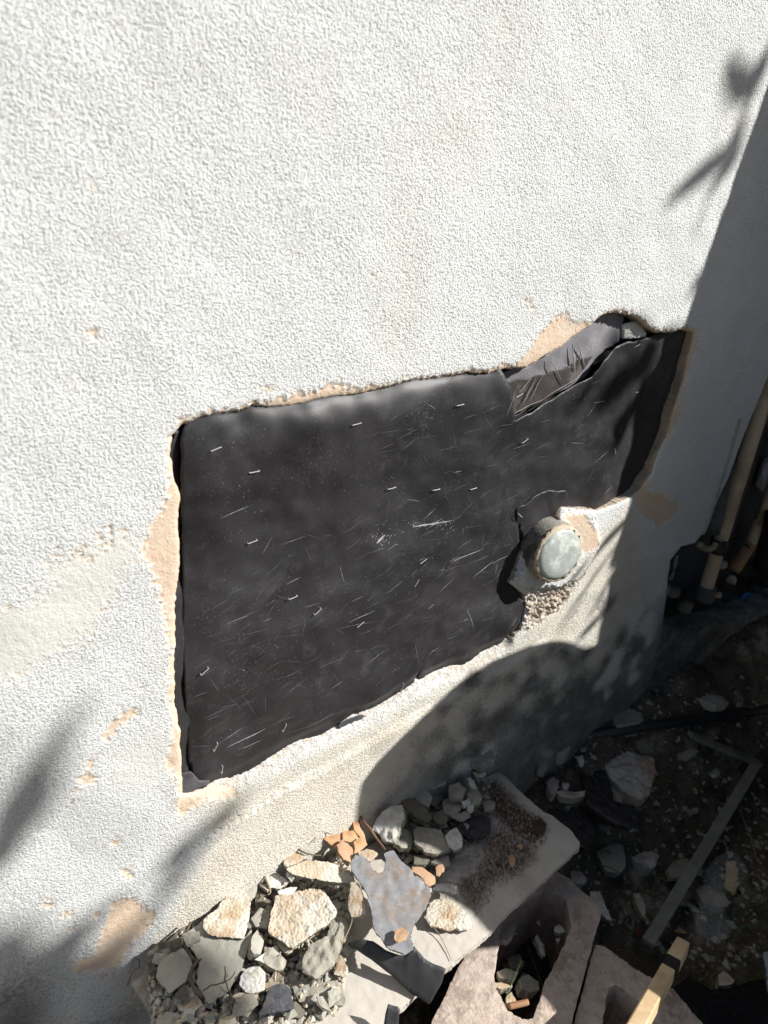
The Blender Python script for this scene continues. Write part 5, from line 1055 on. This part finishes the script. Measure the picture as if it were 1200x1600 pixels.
tag(grit('gravel', Z1([(80,1100),(270,900),(440,780),(640,660),(760,600),(960,480),(1040,600),(1040,900),(1000,1280),(700,1420),(130,1420)]), 1100, .0026, .0062, 'slab', STUCCO, 11, 3.2), 'coarser cream stucco gravel between the sunlit pieces', 'gravel')
tag(grit('gravel', Z1([(80,1100),(270,900),(440,780),(640,660),(760,600),(960,480),(1040,600),(1040,900),(1000,1280),(700,1420),(130,1420)]), 1300, .0026, .0062, 'slab', MORTAR_SMOOTH, 12, 3.2), 'coarser grey mortar gravel between the sunlit pieces', 'gravel')
tag(grit('gravel', Z3([(0,440),(300,260),(600,20),(1164,20),(1164,1300),(900,1400),(600,1250),(420,1180),(300,900),(200,640)]), 650, .003, .010, 'ground', MORTAR, 14), 'coarse dark rubble pieces over the dark ground', 'gravel')
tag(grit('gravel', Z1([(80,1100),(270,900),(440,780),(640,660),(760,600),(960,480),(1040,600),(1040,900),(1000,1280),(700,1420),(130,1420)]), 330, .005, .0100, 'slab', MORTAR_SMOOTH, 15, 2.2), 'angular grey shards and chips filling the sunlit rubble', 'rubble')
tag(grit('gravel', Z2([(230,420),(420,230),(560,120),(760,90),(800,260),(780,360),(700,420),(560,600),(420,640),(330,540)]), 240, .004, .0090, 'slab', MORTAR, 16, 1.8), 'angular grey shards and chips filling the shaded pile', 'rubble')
tag(grit('gravel', Z3([(0,440),(300,260),(600,20),(1164,20),(1164,1300),(900,1400),(600,1250),(420,1180),(300,900),(200,640)]), 950, .0025, .0085, 'ground', mat('ground_chip', (.26, .24, .20), (.42, .39, .34), (.30, .22, .15), 40, .9), 17), 'pale broken chips over the dark ground', 'gravel')
# ------------------------------------------------------------------ leaves, needles, grass on the ground
def leaf_mesh(L, W_l, m, bend, seed):
    rr = random.Random(seed); vs, fs = [], []; n = 7
    for i in range(n):
        t = i/(n-1); ww = W_l*math.sin(math.pi*min(t*1.05, 1))**.8*.5+.0002; z_ = bend*math.sin(t*math.pi)
        for s in (-1, 0, 1): vs.append((L*(t-.5), s*ww, z_+abs(s)*bend*.5+rr.gauss(0, L*.01)))
    k = len(vs); vs += [(a, b, c-.0003) for a, b, c in vs]
    for i in range(n-1):
        for s in range(2): a = i*3+s; fs += [(a, a+3, a+4, a+1), (k+a, k+a+1, k+a+4, k+a+3)]
    me = bpy.data.meshes.new('leaf'); me.from_pydata(vs, [], fs); me.materials.append(m)
    for p in me.polygons: p.use_smooth = True
    return me
for u, v, ang, L, mm, lb in [(1037,1378,-.9,.022,LEAF_TAN,'tan pointed leaf beside the grey frame bar'),(1063,1457,-.7,.02,LEAF_TAN,'yellow leaf just behind the stake tip'),(1013,1158,.3,.014,LEAF_ORANGE,'orange leaf in front of the long black pipe, the right one'),
    (966,1166,1.4,.013,LEAF_ORANGE,'orange leaf in front of the long black pipe, the left one'),(1150,1197,.5,.02,LEAF_ORANGE,'reddish leaf inside the corner of the frame'),(1000,1455,.2,.02,mat('leaf_red', (.12, .035, .02)),'dark red leaf under the lower frame bar'),(1083,1235,1.5,.02,LEAF_TAN,'upright tan leaf near the dry needles')]:
    o = bpy.data.objects.new('dry_leaf', leaf_mesh(L, L*.45, mm, L*.12, int(u))); COL.objects.link(o); o.location = Vector(onground(u, v, .012)); o.rotation_euler = (rc.uniform(-.4, .4), rc.uniform(-.4, .4), ang); tag(o, lb, 'leaf')
def blade_set(name, items, m, label, cat, kind=None, group=None):
    vs, fs = [], []; 
    for base_, tip, wd, bow in items:
        a = Vector(base_); b = Vector(tip); d = b-a; s = d.cross(Vector((.3, -.6, .5))).normalized(); N = 7; up_ = Vector((0, 0, 1))
        i0 = len(vs)
        for i in range(N):
            t = i/(N-1); c = a+d*t+up_*bow*math.sin(t*math.pi); w2 = wd*(1-t)**.7*.5+.0001
            vs += [c-s*w2, c+s*w2, c+s*w2-up_*.0003, c-s*w2-up_*.0003]
            if i: j = i0+4*i; fs += [(j-4, j-3, j+1, j), (j-2, j-1, j+3, j+2), (j-3, j-2, j+2, j+1), (j-1, j-4, j, j+3)]
    o = mesh_obj(name, vs, fs, [m]); return tag(o, label, cat, group, kind)
G = lambda u, v, l=0.0: onground(u, v, l)
blade_set('grass_tuft', [(stp(940, 1600, -.95), stp(957, 1555, -.88), .007, .01), (stp(948, 1605, -.95), stp(950, 1570, -.89), .006, .0)], GRASS, 'bright green grass blades in the core of the second block', 'grass')
blade_set('grass_tuft', [(G(1165,1420), G(1200,1385,.05), .004, .01), (G(1160,1440), G(1215,1400,.04), .004, .01), (G(1170,1415), G(1190,1440,.03), .003, .01), (G(1180,1400), G(1140,1380,.06), .0025, .02), (G(1190,1430), G(1100,1390,.05), .0022, .02)], GRASS, 'green grass blades at the right edge beside the plastic', 'grass')
blade_set('grass_tuft', [(G(1000,1430), G(900,1385,.05), .002, .03), (G(1010,1400), G(880,1350,.05), .002, .03), (G(1000,1385), G(1060,1330,.04), .0025, .02), (G(1050,1430), G(1010,1470,.03), .003, .01), (G(1045,1435), G(1070,1420,.03), .004, .01), (G(940,1420), G(1000,1390,.03), .0018, .02), (G(890,1390), G(925,1440,.03), .0018, .01)], mat('grass_dark', (.03, .07, .02), (.05, .10, .03)), 'dark green grass blades arching between block and frame', 'grass')
blade_set('grass_tuft', [(stp(855, 1560, -.93), stp(825, 1480, -.87), .0014, .0), (stp(790, 1560, -.9), stp(815, 1500, -.87), .0016, .0), (stp(795, 1550, -.9), stp(800, 1508, -.87), .0014, .0)], GRASS, 'thin green grass blades rising from the first block core', 'grass')
rr = random.Random(21); items = []
for cu, cv, n_, ln in ((960,1345,7,55),(1040,1440,7,40),(1010,1400,5,45),(1150,1440,9,50),(1170,1540,8,45),(920,1360,4,50),(1075,1300,4,30)):
    for _ in range(n_):
        a = rr.uniform(.2, 2.9); L = ln*rr.uniform(.5, 1.1); u = cu+rr.gauss(0, 10); v = cv+rr.gauss(0, 8)
        items.append((G(u, v), G(u+math.cos(a)*L, v-math.sin(a)*L*.6, rr.uniform(.01, .035)), rr.uniform(.0012, .0028), rr.uniform(.004, .015)))
blade_set('weeds', items, mat('weed_green', (.05, .10, .03), (.10, .16, .05)), 'sparse green weed blades growing through the dark rubble', 'weeds', 'stuff')
rr = random.Random(8); items = []
for _ in range(46):
    u = rr.gauss(1030, 26); v = rr.gauss(1250, 24); a = rr.gauss(2.2, .8); L = rr.uniform(15, 45); items.append((G(u, v, .004), G(u+math.cos(a)*L, v-math.sin(a)*L, .008+rr.random()*.02), .0012, .002))
blade_set('pine_needles', items, mat('needle', (.22, .13, .06), (.30, .19, .09)), 'dry brown pine needles strewn below the large pale rock', 'pine needles', 'stuff')
items = []
for _ in range(70):
    u = rr.uniform(1060, 1200); v = rr.uniform(1480, 1550); a = rr.uniform(0, 3.1); L = rr.uniform(15, 45); items.append((G(u, v, .004), G(u+math.cos(a)*L, v-math.sin(a)*L, .006+rr.random()*.015), .0010, .002))
blade_set('dry_grass', items, mat('dry_grass', (.12, .09, .05), (.19, .15, .08)), 'matted dry grass around the dark hollow bottom right', 'dry grass', 'stuff')
items = []
for _ in range(900):
    u = rr.uniform(800, 1200); v = rr.uniform(1090, 1560)
    if u+ (v-1090)*.1 < 880 and v > 1240: continue
    a = rr.uniform(0, 6.28); L = rr.uniform(3, 11); items.append((G(u, v, .003), G(u+math.cos(a)*L, v-math.sin(a)*L*.8, .004+rr.random()*.006), rr.uniform(.002, .006), .001))
blade_set('leaf_litter', items, mat('litter', (.10, .07, .045), (.30, .21, .12), (.17, .14, .10), 90, .9), 'brown leaf litter flakes over the dark ground', 'leaf litter', 'stuff')
tag(tube('straw', [G(1153,1262,.02), G(1170,1300,.03), G(1184,1348,.02)], .0009, .0006, TWIG, seed=2), 'long curved straw right of the upper frame bar', 'straw')
tag(tube('straw', [G(995,1360,.02), G(993,1400,.03)], .0007, .0005, TWIG, seed=3), 'fine upright straw left of the frame bar', 'straw')

# ------------------------------------------------------------------ things outside the frame that throw the shadows
def abT(a, b, T): return SA*a+SB*b+S*T
# added unseen panel: leaning edge throws the wall's shadow line, height blocks sky
pe = [abT(a, b, 1.2) for a, b in [(.84, 1.6), (.690, .2), (.638, -.29), (.610, -.49), (.5965, -.70), (.576, -.887), (.56, -1.2), (.55, -2.1)]]
dirp = Vector((.80, .60, 0)).normalized(); vs = []; fs = []
for p in pe: vs += [Vector(p), Vector(p)+dirp*2.2, Vector(p)+dirp*2.2+Vector((.03, -.03, 0)), Vector(p)+Vector((.03, -.03, 0))]
b0 = pe[-1]; tdir = Vector(pe[-1])-Vector(pe[-2]); 
for i in range(len(pe)-1):
    j = 4*i; fs += [(j, j+4, j+5, j+1), (j+2, j+6, j+7, j+3), (j+3, j+7, j+4, j), (j+1, j+5, j+6, j+2)]
fs.append((0, 1, 2, 3)); n_ = 4*(len(pe)-1); fs.append((n_+3, n_+2, n_+1, n_))
sh = mesh_obj('shade_panel', vs, fs, [PANELP], smooth=False); tag(sh, 'leaning grey shade panel added unseen off to the right', 'panel')
def ab_of(p): return (float(np.dot(p, SA)), float(np.dot(p, SB)))
sil = [ab_of(wallpt(u, v, -.014)) for u, v in [(916,1014),(903,1000),(887,995),(854,997),(799,1019),(745,1054),(695,1096),(645,1142),(604,1183),(574,1221),(562,1258)]]
sil += [ab_of(onplane(u, v, sp(.02), SLAB_N)) for u, v in [(640,1330)]]+[ab_of(onplane(u, v, sp(0), SLAB_N)) for u, v in [(735,1425),(763,1457)]]
sil += [ab_of(onplane(u, v, PB, UP)) for u, v in [(787,1480),(853,1563),(883,1600)]]
sil += [(.09, -1.15), (.08, -1.56), (.74, -1.56), (.72, -1.0), (.62, -.93)]
def sack(name, P, m, label, cat):  # unseen light blocker, inflated from the outline of its shadow
    P = [np.array(p) for p in P]; Q = []
    for i in range(len(P)):
        a_, b_ = P[i], P[(i+1) % len(P)]; k = max(1, int(np.linalg.norm(b_-a_)/.02))
        for j in range(k): Q.append(a_+(b_-a_)*j/k)
    Q = np.array(Q); c = np.array([.36, -1.2]); vs = []; fs = []; n = len(Q); rows = [0, .35, .6, .8, .92, 1.0]
    Tm = lambda b: (1.153+.63*b)/.777
    for side in (1, -1):
        for f in rows:
            if side == -1 and f == 1.0: continue
            for q in Q:
                r_ = c+(q-c)*f; vs.append(abT(r_[0], r_[1], Tm(r_[1])+side*.13*math.sqrt(max(0, 1-f*f))))
    R0 = len(rows)
    for k in range(R0-1):
        for i in range(n): j = (i+1) % n; fs.append((k*n+i, k*n+j, (k+1)*n+j, (k+1)*n+i))
    o2 = R0*n
    for k in range(R0-1):
        for i in range(n):
            j = (i+1) % n; A_ = (o2+k*n+j, o2+k*n+i); B_ = (o2+(k+1)*n+i, o2+(k+1)*n+j) if k < R0-2 else ((R0-1)*n+i, (R0-1)*n+j); fs.append(A_+B_)
    return tag(mesh_obj(name, vs, fs, [m]), label, cat)
sack('shadow_blocker', sil, BLOCKERP, 'tall dark shadow blocker added unseen outside the right of the frame', 'sack')
# leafy branches, leaves placed to shade the wall where the photo shows soft leaf shadows
def branch(label, T, strokes, stem_to, blob=None, seed=0):
    rr = random.Random(seed); cs = []; vs = []; fs = []
    for (u0, v0), (u1, v1), wd in strokes:
        A = wallpt(u0, v0); B = wallpt(u1, v1); a = Vector(abT(A@SA, A@SB, T)); b = Vector(abT(B@SA, B@SB, T)); d = b-a
        s = d.cross(Vector(S)).normalized(); N = 8; i0 = len(vs)
        for i in range(N):
            t = i/(N-1); w2 = wd*.5*math.sin(math.pi*(.06+t*.88))**.7; c = a+d*t+Vector(S)*(.01*math.sin(t*3))
            for kk in (-1, 0, 1): vs.append(c+s*w2*kk+Vector(S)*(.006*abs(kk)))
            if i:
                j = i0+3*i
                for q_ in (0, 1): fs.append((j-3+q_, j-2+q_, j+1+q_, j+q_))
        cs.append(a)
    if blob:
        P, n, L = blob; k = 0; ax = [p[0] for p in P]; ay = [p[1] for p in P]
        while k < n:
            a_ = rr.uniform(min(ax), max(ax)); b_ = rr.uniform(min(ay), max(ay))
            if not inpoly(a_, b_, P): continue
            k += 1; c = Vector(abT(a_, b_, T+rr.gauss(0, .04))); th = rr.uniform(0, 6.28); e = Vector(SA)*math.cos(th)+Vector(SB)*math.sin(th); f_ = Vector(S).cross(e); L_l = L*rr.uniform(.7, 1.2); i0 = len(vs)
            tl = Vector(S)*rr.gauss(0, .3)
            for i in range(5):
                t = i/4; w2 = L_l*.28*math.sin(math.pi*(.05+.9*t))
                for kk in (-1, 1): vs.append(c+(e+tl)*(t-.5)*L_l+f_*w2*kk)
                if i: j = i0+2*i; fs.append((j-2, j-1, j+1, j))
    root = thing('leafy_branch', label, 'branch', tuple(Vector(stem_to)))
    lf = mesh_obj('foliage', vs, fs, [LEAF_GREEN]); keep(lf, root)
    mid = sum(cs, Vector())/max(len(cs), 1) if cs else Vector(stem_to)
    st_ = tube('stem', [stem_to, (Vector(stem_to)+mid)/2+Vector((0, 0, .05)), mid], .008, .002, BARK, seg=8, seed=seed); keep(st_, root)
    return root
branch('leafy branch high on the right, its leaves shading the wall top', 3.0,
    [((1140,85),(1150,165),.020),((1205,70),(1163,160),.024),((1150,100),(1175,160),.022),((1160,218),(1040,318),.024),((1160,232),(1108,298),.018),((1128,392),(1076,462),.024),((1160,170),(1155,235),.012),
     ((1060,520),(990,590),.05),((1000,560),(940,640),.045),((1010,610),(975,700),.05),((1045,560),(1020,640),.04),((930,590),(900,640),.02),((985,500),(1010,540),.02)],
    Vector(abT(.75, .1, 3.0)), seed=1)
branch('leafy branch whose thin leaves streak the wall by the pipe stub', 1.9,
    [((990,800),(925,870),.016),((945,850),(880,925),.010),((970,860),(905,975),.008),((968,845),(862,995),.007),((930,960),(885,1010),.014),((905,880),(858,935),.010),((1000,850),(950,880),.012)],
    Vector(abT(.78, -.2, 1.9)), seed=2)
branch('leafy branch and added leaf clump shading the lower left of the wall in soft streaks', 3.6,
    [((120,1105),(60,1210),.022),((75,1180),(5,1330),.050),((30,1260),(-20,1380),.04),((385,1245),(300,1320),.030),((320,1300),(240,1370),.034),((290,1350),(235,1420),.022),((225,1430),(190,1470),.02),((240,1440),(150,1495),.018),((130,1495),(95,1520),.02),((205,1395),(150,1440),.016)],
    Vector(abT(-.3, .3, 3.6)), ([(-.35,-.50),(-.10,-.535),(-.02,-.548),(.012,-.585),(.036,-.66),(.058,-.705),(.070,-.755),(-.10,-.775),(-.35,-.77)], 1100, .07), seed=3)  # dense leaf clump added to cast the solid lower left shadow
